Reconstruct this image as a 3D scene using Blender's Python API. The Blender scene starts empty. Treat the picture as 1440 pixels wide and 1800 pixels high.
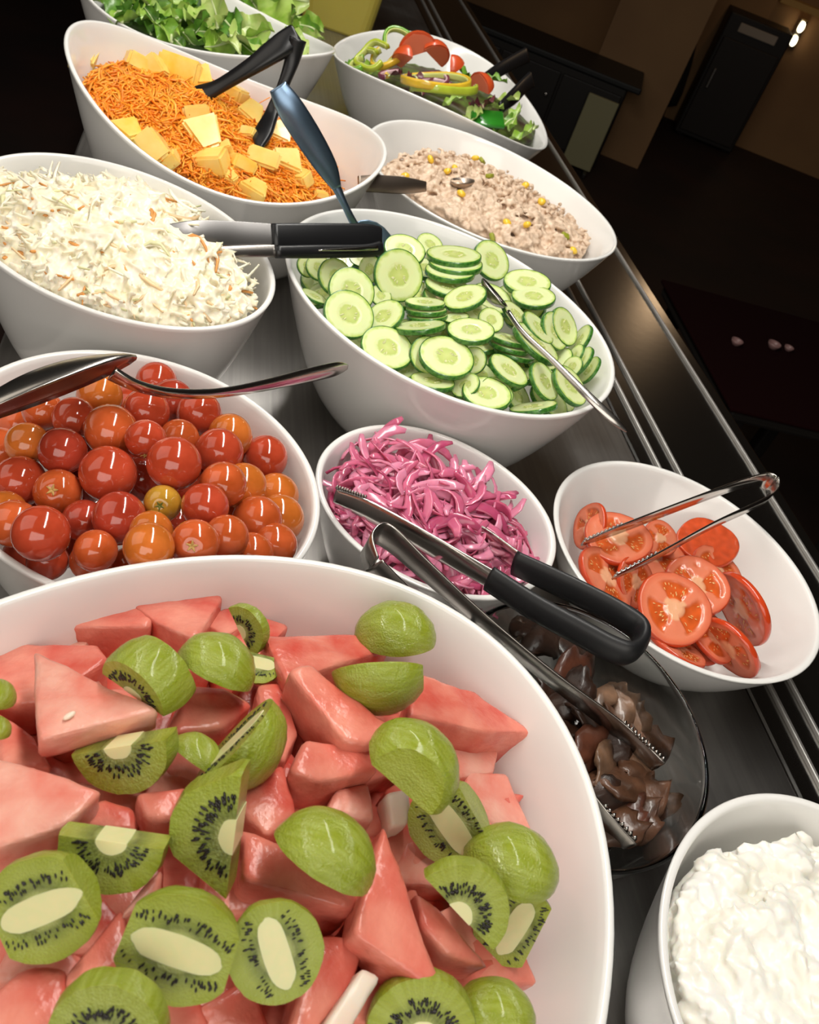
import bpy, bmesh, math, random
import numpy as np
from mathutils import Vector, Matrix, noise

random.seed(7)
rng = np.random.default_rng(7)
S = bpy.context.scene
COL = S.collection
CZ = 0.90                       # height of the counter top above the floor

# ------------------------------------------------------------------ camera
F = 1500.0                      # focal length in pixels of the 1440 x 1800 frame
PITCH, ROLL, CAMH = math.radians(40), math.radians(22), 0.43
_u = np.array([0, math.sin(PITCH), math.cos(PITCH)])
_r = np.array([1.0, 0, 0])
VX = math.cos(ROLL) * _r + math.sin(ROLL) * _u
VY = -math.sin(ROLL) * _r + math.cos(ROLL) * _u
VW = np.array([0, math.cos(PITCH), -math.sin(PITCH)])
EYE = np.array([0, 0, CZ + CAMH])
cd = bpy.data.cameras.new('camera')
cam = bpy.data.objects.new('camera', cd)
COL.objects.link(cam)
cd.sensor_fit = 'VERTICAL'; cd.sensor_height = 36.0; cd.lens = 36.0 * F / 1800.0
cd.clip_start = 0.02; cd.clip_end = 60
cd.dof.use_dof = True; cd.dof.focus_distance = 0.46; cd.dof.aperture_fstop = 26.0
cam.matrix_world = Matrix(((VX[0], VY[0], -VW[0], EYE[0]), (VX[1], VY[1], -VW[1], EYE[1]), (VX[2], VY[2], -VW[2], EYE[2]), (0, 0, 0, 1)))
S.camera = cam

# ------------------------------------------------------------------ light and exposure
S.view_settings.view_transform = 'Standard'
S.view_settings.look = 'None'
S.view_settings.gamma = 1.0
S.view_settings.exposure = 0.03
try: S.view_settings.use_curve_mapping = False
except Exception: pass
world = bpy.data.worlds.new('world'); S.world = world
world.use_nodes = True
world.node_tree.nodes['Background'].inputs[0].default_value = (1.0, 0.80, 0.62, 1)
world.node_tree.nodes['Background'].inputs[1].default_value = 0.012

CD = np.array([-0.375, 0.927, 0.0])      # the counter runs this way
CE = np.array([0.927, 0.375, 0.0])       # across the counter, towards the tray rail
def on_counter(e, d, z=0.0): return CE * e + CD * d + np.array([0, 0, CZ + z])

def area_light(name, loc, sx, sy, power, color, rot=None):
    l = bpy.data.lights.new(name, 'AREA'); l.shape = 'RECTANGLE'; l.size = sx; l.size_y = sy
    l.energy = power; l.color = color
    o = bpy.data.objects.new(name, l); COL.objects.link(o); o.location = loc
    if rot: o.rotation_euler = rot
    return o
AX = math.atan2(CD[1], CD[0])
area_light('strip_lamp_light', on_counter(0.17, 0.86, 0.95), 1.7, 0.07, 12.8, (1.0, 0.965, 0.90), (0, 0, AX))
area_light('side_fill_light', (-1.5, 0.0, CZ + 1.35), 1.8, 1.8, 13.0, (1.0, 0.92, 0.81), (math.radians(10), math.radians(-46), 0))  # added fill from the side, lifts the shaded outsides of the bowls
area_light('front_fill_light', (0.25, -1.35, CZ + 1.0), 1.8, 1.2, 20.0, (1.0, 0.94, 0.85), (math.radians(58), 0, math.radians(8)))  # added fill behind the camera, brightens bowl walls that face it
def point(name, loc, power, color, r=0.08):
    l = bpy.data.lights.new(name, 'POINT'); l.energy = power; l.color = color; l.shadow_soft_size = r
    o = bpy.data.objects.new(name, l); COL.objects.link(o); o.location = loc
point('room_lamp_light', (0.9, 5.0, 2.2), 6.0, (1.0, 0.68, 0.40))

# ------------------------------------------------------------------ pixel rays (where a thing of the photograph stands)
def ray(px, py): return (px - 720) / F * VX + (900 - py) / F * VY + VW
def at(px, py, z):
    d = ray(px, py); return EYE + d * ((z + CZ - EYE[2]) / d[2])
def at_surf(px, py, f, it=30):
    z = 0.1
    for _ in range(it):
        p = at(px, py, z); z = 0.5 * z + 0.5 * f(p[0], p[1])
    return at(px, py, z)
def depth(p): return float((np.array(p) - EYE) @ VW)
def view(x, y, z): return VX * x + VY * y - VW * z      # x to the side, y up, z towards the eye
def nrm(v):
    v = np.array(v, float); return v / max(1e-12, np.linalg.norm(v))

# ------------------------------------------------------------------ materials
def mat(name, col, rough=0.4, spec=0.5, metal=0.0, coat=0.0, sss=0.0, ssr=(0.004, 0.002, 0.001), trans=0.0, ior=1.45, var=None, vscale=40.0, bump=0.0, bscale=200.0, vcol=False, rnd=None, detail=3.0):
    m = bpy.data.materials.new(name); m.use_nodes = True
    t = m.node_tree; n = t.nodes; b = n['Principled BSDF']; L = t.links.new
    b.inputs['Base Color'].default_value = (*col, 1); b.inputs['Roughness'].default_value = rough
    b.inputs['Metallic'].default_value = metal; b.inputs['Specular IOR Level'].default_value = spec
    b.inputs['IOR'].default_value = ior
    b.inputs['Coat Weight'].default_value = coat; b.inputs['Coat Roughness'].default_value = 0.08
    if sss:
        b.inputs['Subsurface Weight'].default_value = sss; b.inputs['Subsurface Radius'].default_value = (1, 0.5, 0.3)
        b.inputs['Subsurface Scale'].default_value = ssr[0]
    b.inputs['Transmission Weight'].default_value = trans
    src = None
    tc = n.new('ShaderNodeTexCoord')
    if vcol:
        a = n.new('ShaderNodeVertexColor'); a.layer_name = 'Col'; src = a.outputs['Color']
    if var is not None:
        no = n.new('ShaderNodeTexNoise'); no.inputs['Scale'].default_value = vscale; no.inputs['Detail'].default_value = detail
        L(tc.outputs['Object'], no.inputs['Vector'])
        cr = n.new('ShaderNodeValToRGB'); cr.color_ramp.elements[0].position = 0.35; cr.color_ramp.elements[1].position = 0.65
        cr.color_ramp.elements[0].color = (*col, 1); cr.color_ramp.elements[1].color = (*var, 1)
        L(no.outputs['Fac'], cr.inputs['Fac']); src = cr.outputs['Color']
    if rnd is not None:
        oi = n.new('ShaderNodeObjectInfo'); mx = n.new('ShaderNodeMix'); mx.data_type = 'RGBA'
        mp = n.new('ShaderNodeMath'); mp.operation = 'MULTIPLY'; mp.inputs[1].default_value = 0.45
        L(oi.outputs['Random'], mp.inputs[0]); L(mp.outputs[0], mx.inputs['Factor'])
        if src is not None: L(src, mx.inputs[6])
        else: mx.inputs[6].default_value = (*col, 1)
        mx.inputs[7].default_value = (*rnd, 1); src = mx.outputs[2]
    if src is not None: L(src, b.inputs['Base Color'])
    if bump:
        nb = n.new('ShaderNodeTexNoise'); nb.inputs['Scale'].default_value = bscale; nb.inputs['Detail'].default_value = 4
        L(tc.outputs['Object'], nb.inputs['Vector'])
        bp = n.new('ShaderNodeBump'); bp.inputs['Strength'].default_value = bump; bp.inputs['Distance'].default_value = 0.001
        L(nb.outputs['Fac'], bp.inputs['Height']); L(bp.outputs['Normal'], b.inputs['Normal'])
    return m

M = {}
M['porcelain'] = mat('porcelain', (0.84, 0.83, 0.805), 0.16, 0.5, coat=0.3)
M['steel'] = mat('polished_steel', (0.58, 0.55, 0.52), 0.17, metal=1.0)
M['steel_dark'] = mat('worn_steel', (0.45, 0.42, 0.39), 0.26, metal=1.0)
M['bead'] = mat('bright_bead_steel', (0.75, 0.73, 0.70), 0.5, metal=1.0)
M['black_plastic'] = mat('black_plastic', (0.008, 0.008, 0.009), 0.32, 0.5)
M['black_grip'] = mat('black_rubber_grip', (0.010, 0.010, 0.011), 0.42, 0.5)
M['satin'] = mat('satin_steel', (0.26, 0.25, 0.245), 0.40, metal=1.0)
M['blue_handle'] = mat('blue_grey_steel_handle', (0.20, 0.29, 0.41), 0.34, metal=1.0)
M['bronze'] = mat('warm_steel', (0.42, 0.34, 0.28), 0.4, metal=1.0)
M['glass'] = mat('clear_glass', (0.96, 0.98, 0.97), 0.02, trans=1.0, ior=1.46)

def steel_counter():
    m = mat('brushed_counter_steel', (0.30, 0.285, 0.27), 0.3, metal=1.0)
    t = m.node_tree; n = t.nodes; b = n['Principled BSDF']; L = t.links.new
    tc = n.new('ShaderNodeTexCoord'); mp = n.new('ShaderNodeMapping'); mp.inputs['Scale'].default_value = (220, 4, 1)
    mp.inputs['Rotation'].default_value = (0, 0, 0.25)
    L(tc.outputs['Object'], mp.inputs['Vector'])
    a = n.new('ShaderNodeTexNoise'); a.inputs['Scale'].default_value = 1.0; a.inputs['Detail'].default_value = 6
    L(mp.outputs['Vector'], a.inputs['Vector'])
    c = n.new('ShaderNodeTexNoise'); c.inputs['Scale'].default_value = 9; c.inputs['Detail'].default_value = 5
    L(tc.outputs['Object'], c.inputs['Vector'])
    r1 = n.new('ShaderNodeMapRange'); r1.inputs[1].default_value = 0.3; r1.inputs[2].default_value = 0.7; r1.inputs[3].default_value = 0.30; r1.inputs[4].default_value = 0.46
    L(c.outputs['Fac'], r1.inputs[0]); L(r1.outputs[0], b.inputs['Roughness'])
    bp = n.new('ShaderNodeBump'); bp.inputs['Strength'].default_value = 0.12; bp.inputs['Distance'].default_value = 0.001
    L(a.outputs['Fac'], bp.inputs['Height']); L(bp.outputs['Normal'], b.inputs['Normal'])
    cr = n.new('ShaderNodeValToRGB'); cr.color_ramp.elements[0].color = (0.25, 0.24, 0.23, 1); cr.color_ramp.elements[1].color = (0.44, 0.42, 0.40, 1)
    L(a.outputs['Fac'], cr.inputs['Fac']); L(cr.outputs['Color'], b.inputs['Base Color'])
    return m
M['counter'] = steel_counter()

# ------------------------------------------------------------------ object helpers
def tag(o, label=None, cat=None, group=None, kind=None):
    if label: o['label'] = label
    if cat: o['category'] = cat
    if group: o['group'] = group
    if kind: o['kind'] = kind
    return o
def link(name, me, parent=None, mats=None):
    o = bpy.data.objects.new(name, me); COL.objects.link(o)
    if parent is not None: o.parent = parent
    return o
def empty(name, loc, label, cat, group=None):
    o = bpy.data.objects.new(name, None); COL.objects.link(o); o.location = loc; o.empty_display_size = 0.02
    return tag(o, label, cat, group)
def mesh(name, v, f, mats, smooth=True, idx=None, cols=None):
    me = bpy.data.meshes.new(name)
    me.from_pydata([tuple(x) for x in v], [], [tuple(x) for x in f])
    for m in (mats if isinstance(mats, (list, tuple)) else [mats]): me.materials.append(m)
    if idx is not None: me.polygons.foreach_set('material_index', np.array(idx, dtype=np.int32))
    if smooth: me.polygons.foreach_set('use_smooth', np.ones(len(me.polygons), dtype=bool))
    if cols is not None:
        ca = me.color_attributes.new('Col', 'FLOAT_COLOR', 'POINT')
        c = np.ones((len(v), 4), dtype=np.float32); c[:, :3] = cols
        ca.data.foreach_set('color', c.ravel())
    me.update()
    return me
def bm_mesh(name, bm, mats, smooth=True):
    me = bpy.data.meshes.new(name); bm.to_mesh(me); bm.free()
    for m in (mats if isinstance(mats, (list, tuple)) else [mats]): me.materials.append(m)
    if smooth: me.polygons.foreach_set('use_smooth', np.ones(len(me.polygons), dtype=bool))
    return me
def box_bm(sx, sy, sz, bev=0.0, seg=2, c=(0, 0, 0)):
    bm = bmesh.new(); bmesh.ops.create_cube(bm, size=1.0)
    bmesh.ops.scale(bm, vec=(sx, sy, sz), verts=bm.verts)
    if bev: bmesh.ops.bevel(bm, geom=bm.edges[:], offset=bev, segments=seg, affect='EDGES', profile=0.5)
    bmesh.ops.translate(bm, vec=c, verts=bm.verts)
    return bm
def basis(z, x=None):
    """rotation whose local z is z and local x is near x"""
    z = nrm(z); x = np.array(x if x is not None else (1, 0.1, 0), float)
    x = x - z * (x @ z)
    if np.linalg.norm(x) < 1e-6: x = np.cross(z, (0, 1, 0))
    x = nrm(x); y = np.cross(z, x)
    return Matrix(((x[0], y[0], z[0]), (x[1], y[1], z[1]), (x[2], y[2], z[2])))
def place(o, loc, R=None, s=1.0):
    m = (R if R is not None else Matrix.Identity(3)).to_4x4()
    o.matrix_world = Matrix.Translation(Vector(tuple(float(v) for v in loc))) @ m @ Matrix.Diagonal((s, s, s, 1))
    return o
def loft(rings, caps=True, closed_ring=True):
    """faces between rings of equal length"""
    v = []; f = []; n = len(rings[0])
    for r in rings: v += [tuple(p) for p in r]
    for i in range(len(rings) - 1):
        for j in range(n):
            k = (j + 1) % n
            f.append((i * n + j, i * n + k, (i + 1) * n + k, (i + 1) * n + j))
    if caps:
        f.append(tuple(range(n))[::-1]); f.append(tuple((len(rings) - 1) * n + j for j in range(n)))
    return v, f
def catmull(P, sub=6):
    P = [np.array(p, float) for p in P]; out = []
    for i in range(len(P) - 1):
        p0 = P[max(0, i - 1)]; p1 = P[i]; p2 = P[i + 1]; p3 = P[min(len(P) - 1, i + 2)]
        for k in range(sub):
            t = k / sub
            out.append(0.5 * (2 * p1 + (p2 - p0) * t + (2 * p0 - 5 * p1 + 4 * p2 - p3) * t * t + (3 * p1 - p0 - 3 * p2 + p3) * t ** 3))
    out.append(P[-1]); return out
def sweep(path, wdir, w, t, sub=6, sect='flat', origin=None, teeth=0.0, teeth_n=0):
    """a bar along PATH: w wide along WDIR, t thick; w and t may vary along the path"""
    Q = [np.r_[np.array(p, float), (w[i] if isinstance(w, (list, tuple)) else w), (t[i] if isinstance(t, (list, tuple)) else t)] for i, p in enumerate(path)]
    C = catmull(Q, sub); rings = []
    for i, c in enumerate(C):
        p = c[:3]; T = nrm(C[min(i + 1, len(C) - 1)][:3] - C[max(i - 1, 0)][:3])
        wd = np.array(wdir, float); wd = nrm(wd - T * (wd @ T)); N = np.cross(T, wd)
        W_, T_ = max(c[3], 1e-5) / 2, max(c[4], 1e-5) / 2
        if sect == 'flat':
            k = min(T_, W_) * 0.6
            sec = [(-W_, -T_ + k), (-W_ + k, -T_), (W_ - k, -T_), (W_, -T_ + k), (W_, T_ - k), (W_ - k, T_), (-W_ + k, T_), (-W_, T_ - k)]
        elif sect == 'channel':                      # pressed steel arm: rolled edges and a rounded back
            sec = [(W_ * math.sin(a), T_ * 2.2 * math.cos(a) - T_ * 1.2) for a in np.linspace(-1.35, 1.35, 9)] + [(0.86 * W_ * math.sin(a), 0.82 * (T_ * 2.2 * math.cos(a)) - T_ * 1.35) for a in np.linspace(1.35, -1.35, 9)]
        else:
            sec = [(W_ * math.cos(a), T_ * math.sin(a)) for a in np.linspace(0, 2 * math.pi, 13)[:-1]]
        rings.append([p + wd * a + N * b for a, b in sec])
    v, f = loft(rings)
    if origin is not None: v = [tuple(np.array(x) - origin) for x in v]
    return v, f
def join(parts):
    V, Fs = [], []
    for v, f in parts:
        b = len(V); V += list(v); Fs += [tuple(i + b for i in q) for q in f]
    return V, Fs

# ------------------------------------------------------------------ setting: counter, room
def setting():
    # counter: a bar of brushed steel with a tray rail of three raised beads
    e0, e1, d0, d1 = -0.13, 0.60, -0.9, 2.6
    c = empty('buffet_counter', tuple(on_counter(0, 0.5, -0.9)), 'long dark brushed steel buffet counter carrying all the salad bowls', 'counter')
    R = Matrix.Rotation(math.atan2(CE[1], CE[0]), 3, 'Z')
    def slab(name, ea, eb, za, zb, m, bev=0.004):
        bm = box_bm(eb - ea, d1 - d0, zb - za, bev)
        o = link(name, bm_mesh(name, bm, m, smooth=False), c)
        ctr = on_counter((ea + eb) / 2, (d0 + d1) / 2, (za + zb) / 2) - np.array(c.location)
        place(o, ctr, R); return o
    slab('counter_top', e0, 0.437, -0.035, 0.0, M['counter'], 0.002)
    slab('tray_rail', 0.4375, e1, -0.035, 0.0, mat('smooth_rail_steel', (0.30, 0.29, 0.275), 0.2, metal=1.0, bump=0.03, bscale=60), 0.003)
    slab('counter_body', e0 + 0.02, e1 - 0.12, -0.87, -0.035, mat('counter_front', (0.03, 0.022, 0.016), 0.5))
    for e in (0.4592, 0.481, 0.580):
        bm = box_bm(0.0035, d1 - d0, 0.0036, 0.001)
        o = link('rail_bead', bm_mesh('rail_bead', bm, M['bead'], smooth=False), c)
        place(o, on_counter(e, (d0 + d1) / 2, 0.0012) - np.array(c.location), R)
    # floor and walls of the dim dining room behind
    def plane_box(name, loc, s, m, kind='structure', rot=0, bev=0.0):
        o = link(name, bm_mesh(name, box_bm(*s, bev), m, smooth=False)); o.location = loc; o.rotation_euler = (0, 0, rot)
        if kind: o['kind'] = kind
        return o
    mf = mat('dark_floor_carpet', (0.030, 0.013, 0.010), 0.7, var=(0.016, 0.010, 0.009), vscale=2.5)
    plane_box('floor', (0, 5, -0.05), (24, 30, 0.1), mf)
    mw = mat('brown_plaster', (0.34, 0.19, 0.085), 0.8, var=(0.26, 0.14, 0.065), vscale=1.6)
    plane_box('wall_back', (1.5, 6.60, 1.5), (9, 0.2, 3.0), mw)
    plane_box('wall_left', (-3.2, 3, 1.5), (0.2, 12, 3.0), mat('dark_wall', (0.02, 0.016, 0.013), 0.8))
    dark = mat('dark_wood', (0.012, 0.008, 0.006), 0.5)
    plane_box('pillar_1', (0.24, 5.27, 1.5), (0.44, 0.4, 3.0), mw)
    # low dark cabinet with a grey strip, against the wall
    cb = empty('low_cabinet', (0.87, 6.33, 0), 'low dark cabinet with a grey strip standing at the brown wall', 'cabinet')
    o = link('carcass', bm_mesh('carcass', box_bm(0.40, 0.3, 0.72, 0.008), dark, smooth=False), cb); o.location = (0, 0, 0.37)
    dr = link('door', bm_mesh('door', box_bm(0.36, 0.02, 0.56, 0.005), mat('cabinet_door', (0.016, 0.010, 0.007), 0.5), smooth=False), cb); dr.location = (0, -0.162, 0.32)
    hd = link('door_handle', bm_mesh('door_handle', box_bm(0.02, 0.025, 0.12, 0.006), M['steel_dark'], smooth=False), dr); hd.location = (-0.14, -0.02, 0.05)
    pl = link('grey_strip', bm_mesh('grey_strip', box_bm(0.24, 0.012, 0.05, 0.004), mat('grey_notice', (0.42, 0.36, 0.30), 0.6), smooth=False), cb); pl.location = (0, -0.156, 0.67)
    for sx in (-1, 1):
        o = link('foot', bm_mesh('foot', box_bm(0.04, 0.26, 0.02, 0.004), dark, smooth=False), cb); o.location = (0.16 * sx, 0, 0.01)
    # folded dark parasol leaning by the cabinet
    um = empty('folded_parasol', (0.575, 6.3, 0), 'folded dark parasol standing between the brown pillar and the cabinet', 'parasol'); um.rotation_euler = (0, -0.1, 0)
    rings = []
    for r, z in ((.012, .10), (.055, .12), (.062, .2), (.055, .36), (.036, .52), (.018, .66), (.012, .68)):
        rings.append([(r * (1 + .18 * math.cos(6 * a)) * math.cos(a), r * (1 + .18 * math.cos(6 * a)) * math.sin(a), z) for a in np.linspace(0, 2 * math.pi, 37)[:-1]])
    v, f = loft(rings); link('cloth', mesh('cloth', v, f, mat('dark_parasol_cloth', (0.014, 0.010, 0.009), 0.8)), um)
    v, f = loft([[(.010 * math.cos(a), .010 * math.sin(a), z) for a in np.linspace(0, 6.283, 9)[:-1]] for z in (0, .74)]); link('pole', mesh('pole', v, f, dark), um)
    # pale olive board before the pillar
    bo = empty('menu_board', (0.125, 4.6, 0), 'pale olive upright board standing before the brown pillar', 'board')
    mb = mat('pale_olive_board', (0.34, 0.31, 0.17), 0.7)
    o = link('board_panel', bm_mesh('board_panel', box_bm(0.155, 0.02, 0.34, 0.004), mb, smooth=False), bo); o.location = (0, 0, 0.195)
    for sx in (-1, 1):
        o = link('foot', bm_mesh('foot', box_bm(0.02, 0.14, 0.025, 0.004), dark, smooth=False), bo); o.location = (0.055 * sx, 0, 0.0125)
    # black sideboard beside the board
    sb = empty('dark_sideboard', (-0.27, 4.86, 0), 'black sideboard in the dim room beyond the pepper salad', 'sideboard')
    o = link('carcass', bm_mesh('carcass', box_bm(0.98, 0.36, 0.40, 0.01), dark, smooth=False), sb); o.location = (0, 0, 0.22)
    o = link('sideboard_top', bm_mesh('sideboard_top', box_bm(1.10, 0.42, 0.03, 0.008), mat('black_top', (0.01, 0.01, 0.01), 0.5), smooth=False), sb); o.location = (0, 0, 0.435)
    for sx in (-1, 0, 1):
        o = link('door', bm_mesh('door', box_bm(0.31, 0.02, 0.33, 0.005), mat('sideboard_door', (0.014, 0.010, 0.008), 0.5), smooth=False), sb); o.location = (0.32 * sx, -0.185, 0.22)
        k = link('knob', bm_mesh('knob', box_bm(0.02, 0.02, 0.02, 0.006), M['steel_dark'], smooth=False), o); k.location = (0.12, -0.015, 0.05)
    # low table with a dark red cloth and three cups tinted as pinkish glints
    tx, ty = 0.80, 2.20
    tb = empty('low_table', (tx, ty, 0), 'low table under a dark red cloth in the shadows', 'table'); tb.rotation_euler = (0, 0, 0.3)
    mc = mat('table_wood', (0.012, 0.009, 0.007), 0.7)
    o = link('tabletop', bm_mesh('tabletop', box_bm(0.6, 0.6, 0.03, 0.01), mc, smooth=False), tb); o.location = (0, 0, 0.43)
    for sx in (-1, 1):
        for sy in (-1, 1):
            o = link('leg', bm_mesh('leg', box_bm(0.045, 0.045, 0.415, 0.008), mc, smooth=False), tb); o.location = (0.25 * sx, 0.25 * sy, 0.2075)
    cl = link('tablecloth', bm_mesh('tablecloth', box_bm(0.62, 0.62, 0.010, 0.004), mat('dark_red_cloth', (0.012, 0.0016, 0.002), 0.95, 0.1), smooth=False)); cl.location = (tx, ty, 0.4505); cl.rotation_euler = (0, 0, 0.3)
    tag(cl, 'dark red tablecloth spread over the low table in the shadows', 'tablecloth')
    for px, py, s, lab in [(1292, 606, 0.016, 'small cup tinted as a pinkish glint on the red tablecloth, by itself'), (1357, 612, 0.018, 'cup tinted as a pinkish glint, larger of the close pair on the red tablecloth'), (1384, 616, 0.013, 'cup tinted as a pinkish glint, smaller of the close pair on the red tablecloth')]:
        p = at(px, py, 0.456 - CZ)
        rings = [[(r * math.cos(a), r * math.sin(a), z) for a in np.linspace(0, 2 * math.pi, 17)[:-1]] for r, z in ((s * .5, 0), (s * .6, .001), (s * .95, s * .6), (s, s * .9), (s * .92, s * .9), (s * .85, s * .6), (s * .4, s * .1))]
        v, f = loft(rings); o = link('glint_cup', mesh('glint_cup', v, f, mat('pink_glint_tint', (.30, .17, .16), .3))); o.location = tuple(p); tag(o, lab, 'cup')
    # ledge, and two added glowing spots standing for bright reflections
    plane_box('trim_1', (1.35, 6.44, 0.86), (0.84, 0.12, 0.035), mat('ochre_ledge', (0.62, 0.36, 0.10), 0.5))
    glint_pair = empty('reflection_glints', (1.13, 6.44, 0.72), 'pair of small glowing spots imitating reflections below the ochre ledge', 'glint_pair')
    o = link('back_plate', bm_mesh('back_plate', box_bm(0.05, 0.03, 0.17, 0.01), M['steel_dark'], smooth=False), glint_pair); o.location = (0, 0.04, 0)
    me = mat('glint_glow', (1, 0.9, 0.7)); me.node_tree.nodes['Principled BSDF'].inputs['Emission Color'].default_value = (1, 0.86, 0.55, 1); me.node_tree.nodes['Principled BSDF'].inputs['Emission Strength'].default_value = 6
    for z in (-0.04, 0.04):
        bm = bmesh.new(); bmesh.ops.create_uvsphere(bm, u_segments=12, v_segments=8, radius=0.024); bmesh.ops.scale(bm, vec=(0.8, 0.8, 1.3), verts=bm.verts)
        o = link('glint_spot', bm_mesh('glint_spot', bm, me), glint_pair); o.location = (0, 0.005, z)
    # a plastic food tub at the far end of the counter
    tub = empty('food_tub', tuple(on_counter(0, 0)), 'square translucent tub of olive yellow dressing behind the lettuce bowl', 'tub')
    p = at(598, 62, 0.0); tub.location = tuple(p + CD * 0.075 + np.array([0, 0, 0.0]))
    tub.rotation_euler = (0, 0, math.atan2(CE[1], CE[0]) - 0.16)
    mt = mat('olive_tub_plastic', (0.42, 0.34, 0.055), 0.35, sss=0.3, ssr=(0.02, 0, 0))
    def sq(w, z, r=0.02, n=5):
        pts = []
        for cx, cy, a0 in ((1, 1, 0), (-1, 1, 90), (-1, -1, 180), (1, -1, 270)):
            for k in range(n):
                a = math.radians(a0 + 90 * k / (n - 1)); pts.append((cx * (w - r) + r * math.cos(a), cy * (w - r) + r * math.sin(a), z))
        return pts
    v, f = loft([sq(.062, 0.0), sq(.065, .004), sq(.083, .18), sq(.088, .182), sq(.088, .188), sq(.080, .188), sq(.062, .006)])
    link('tub_body', mesh('tub_body', v, f, mt, smooth=False), tub)
    v, f = loft([sq(.076, .15), sq(.078, .165)]); link('dressing', mesh('dressing', v, f, mat('yellow_dressing', (0.55, 0.42, 0.06), 0.3), smooth=False), tub)
setting()

# ------------------------------------------------------------------ bowls
class Bowl:
    def __init__(s, q, br=0.56, p=0.62, t=0.0042):
        s.cx, s.cy, s.a, s.b, s.ph, s.z0, s.A, s.T, s.ps, s.n = q
        s.br, s.p, s.t = br, p, t
    def rim(s, th):
        c, sn = math.cos(th), math.sin(th)
        x = s.a * math.copysign(abs(c) ** s.n, c); y = s.b * math.copysign(abs(sn) ** s.n, sn)
        return x * math.cos(s.ph) - y * math.sin(s.ph), x * math.sin(s.ph) + y * math.cos(s.ph), s.z0 + s.A * math.cos(2 * th) + s.T * math.cos(th - s.ps)
    def rho(s, x, y):
        dx, dy = x - s.cx, y - s.cy
        u = (dx * math.cos(s.ph) + dy * math.sin(s.ph)) / s.a; v = (-dx * math.sin(s.ph) + dy * math.cos(s.ph)) / s.b
        return math.hypot(u, v)
    def theta(s, x, y):
        dx, dy = x - s.cx, y - s.cy
        return math.atan2((-dx * math.sin(s.ph) + dy * math.cos(s.ph)) / s.b, (dx * math.cos(s.ph) + dy * math.sin(s.ph)) / s.a)
    def floor(s, x, y):
        """height of the inner surface"""
        r = (s.rho(x, y) + s.t / s.b - s.br) / (1 - s.br)
        if r <= 0: return 0.008
        zr = s.rim(s.theta(x, y))[2]
        return 0.008 + (zr - 0.008) * min(1.4, r) ** (1 / s.p)
    def build(s, name, label, m, cat='bowl', NU=112):
        out = [(s.br * 0.6, 0.0025), (s.br * 0.88, 0.0015), (s.br * 0.93, 0.0), (s.br * 0.985, 0.0), (s.br, 0.02)]
        hs = [0.06, 0.12, 0.2, 0.3, 0.42, 0.55, 0.68, 0.8, 0.9, 0.965]
        prof = [(f, h, 0) for f, h in out] + [(s.br + (1 - s.br) * h ** s.p, h, 0) for h in hs]
        prof += [(1.0, 0.990, 0), (1.0, 0.997, -0.0007), (1.0, 1.0, -s.t * 0.5), (1.0, 0.997, -s.t + 0.0007), (1.0, 0.99, -s.t)]
        prof += [(s.br + (1 - s.br) * h ** s.p, h, -s.t) for h in hs[::-1]] + [(s.br * 0.97, 0.075, -s.t), (s.br * 0.8, 0.052, 0), (s.br * 0.4, 0.048, 0)]
        rings = []
        for f, h, off in prof:
            ring = []
            for k in range(NU):
                x, y, z = s.rim(2 * math.pi * k / NU); L = math.hypot(x, y); g = (f * L + off) / L
                ring.append((x * g, y * g, z * h))
            rings.append(ring)
        v, f = loft(rings)
        o = link(name, mesh(name, v, f, m)); o.location = (s.cx, s.cy, CZ + 0.0004)
        return tag(o, label, cat)
    def hits(s, pts):
        """whether a point lies in or outside the bowl's wall"""
        for x, y, z in pts:
            z -= CZ
            if z < s.rim(s.theta(x, y))[2] + .001 and z < s.floor(x, y) + .0012: return True
        return False
    def surf(s, lvl, dome, tx=0.0, ty=0.0, pw=2.0):
        return lambda x, y: s.z0 + lvl + dome * (1 - min(1.3, s.rho(x, y)) ** pw) + tx * (x - s.cx) + ty * (y - s.cy)

B = dict(
    fruit=Bowl((-0.0251, 0.1147, 0.189, 0.1419, 1.0798, 0.14, 0, 0, 0, 1.0), br=0.5),
    cherry=Bowl((-0.1501, 0.3453, 0.1095, 0.0974, 2.6303, 0.10, 0, 0, 0, 1.0)),
    onion=Bowl((0.0155, 0.4357, 0.0837, 0.0764, 2.8227, 0.0798, 0, 0, 0, 0.9701)),
    tomato=Bowl((0.1986, 0.5008, 0.1073, 0.1006, 2.2336, 0.0662, 0, 0.0009, -1.3539, 0.9923)),
    cottage=Bowl((0.2448, 0.2134, 0.091, 0.0751, 1.1765, 0.0968, 0, 0, 0, 1.0)),
    glass=Bowl((0.1279, 0.3128, 0.0858, 0.078, 1.7148, 0.0748, 0, 0, 0, 1.0), br=0.72, p=0.8, t=0.0026),
    cucumber=Bowl((-0.0322, 0.6408, 0.1507, 0.1305, 2.4727, 0.1169, 0, 0.0003, 0.0464, 0.9859)),
    slaw=Bowl((-0.2684, 0.5407, 0.1266, 0.0985, 2.7061, 0.118, 0, 0.001, -1.7562, 1.015)),
    carrot=Bowl((-0.2942, 0.7984, 0.1493, 0.137, 3.4549, 0.1355, 0.0162, 0.0149, -0.3854, 1.001)),
    tuna=Bowl((-0.0515, 0.9744, 0.1623, 0.1387, 2.4534, 0.1004, 0.0022, 0.0003, 0.4516, 1.0)),
    pepper=Bowl((-0.1778, 1.2962, 0.1637, 0.182, 3.2545, 0.1014, -0.0147, 0.0123, 0.2438, 0.9675)),
    lettuce=Bowl((-0.4495, 1.079, 0.1674, 0.1302, 2.8612, 0.1324, 0.0136, 0, 0, 1.0)),
)
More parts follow.
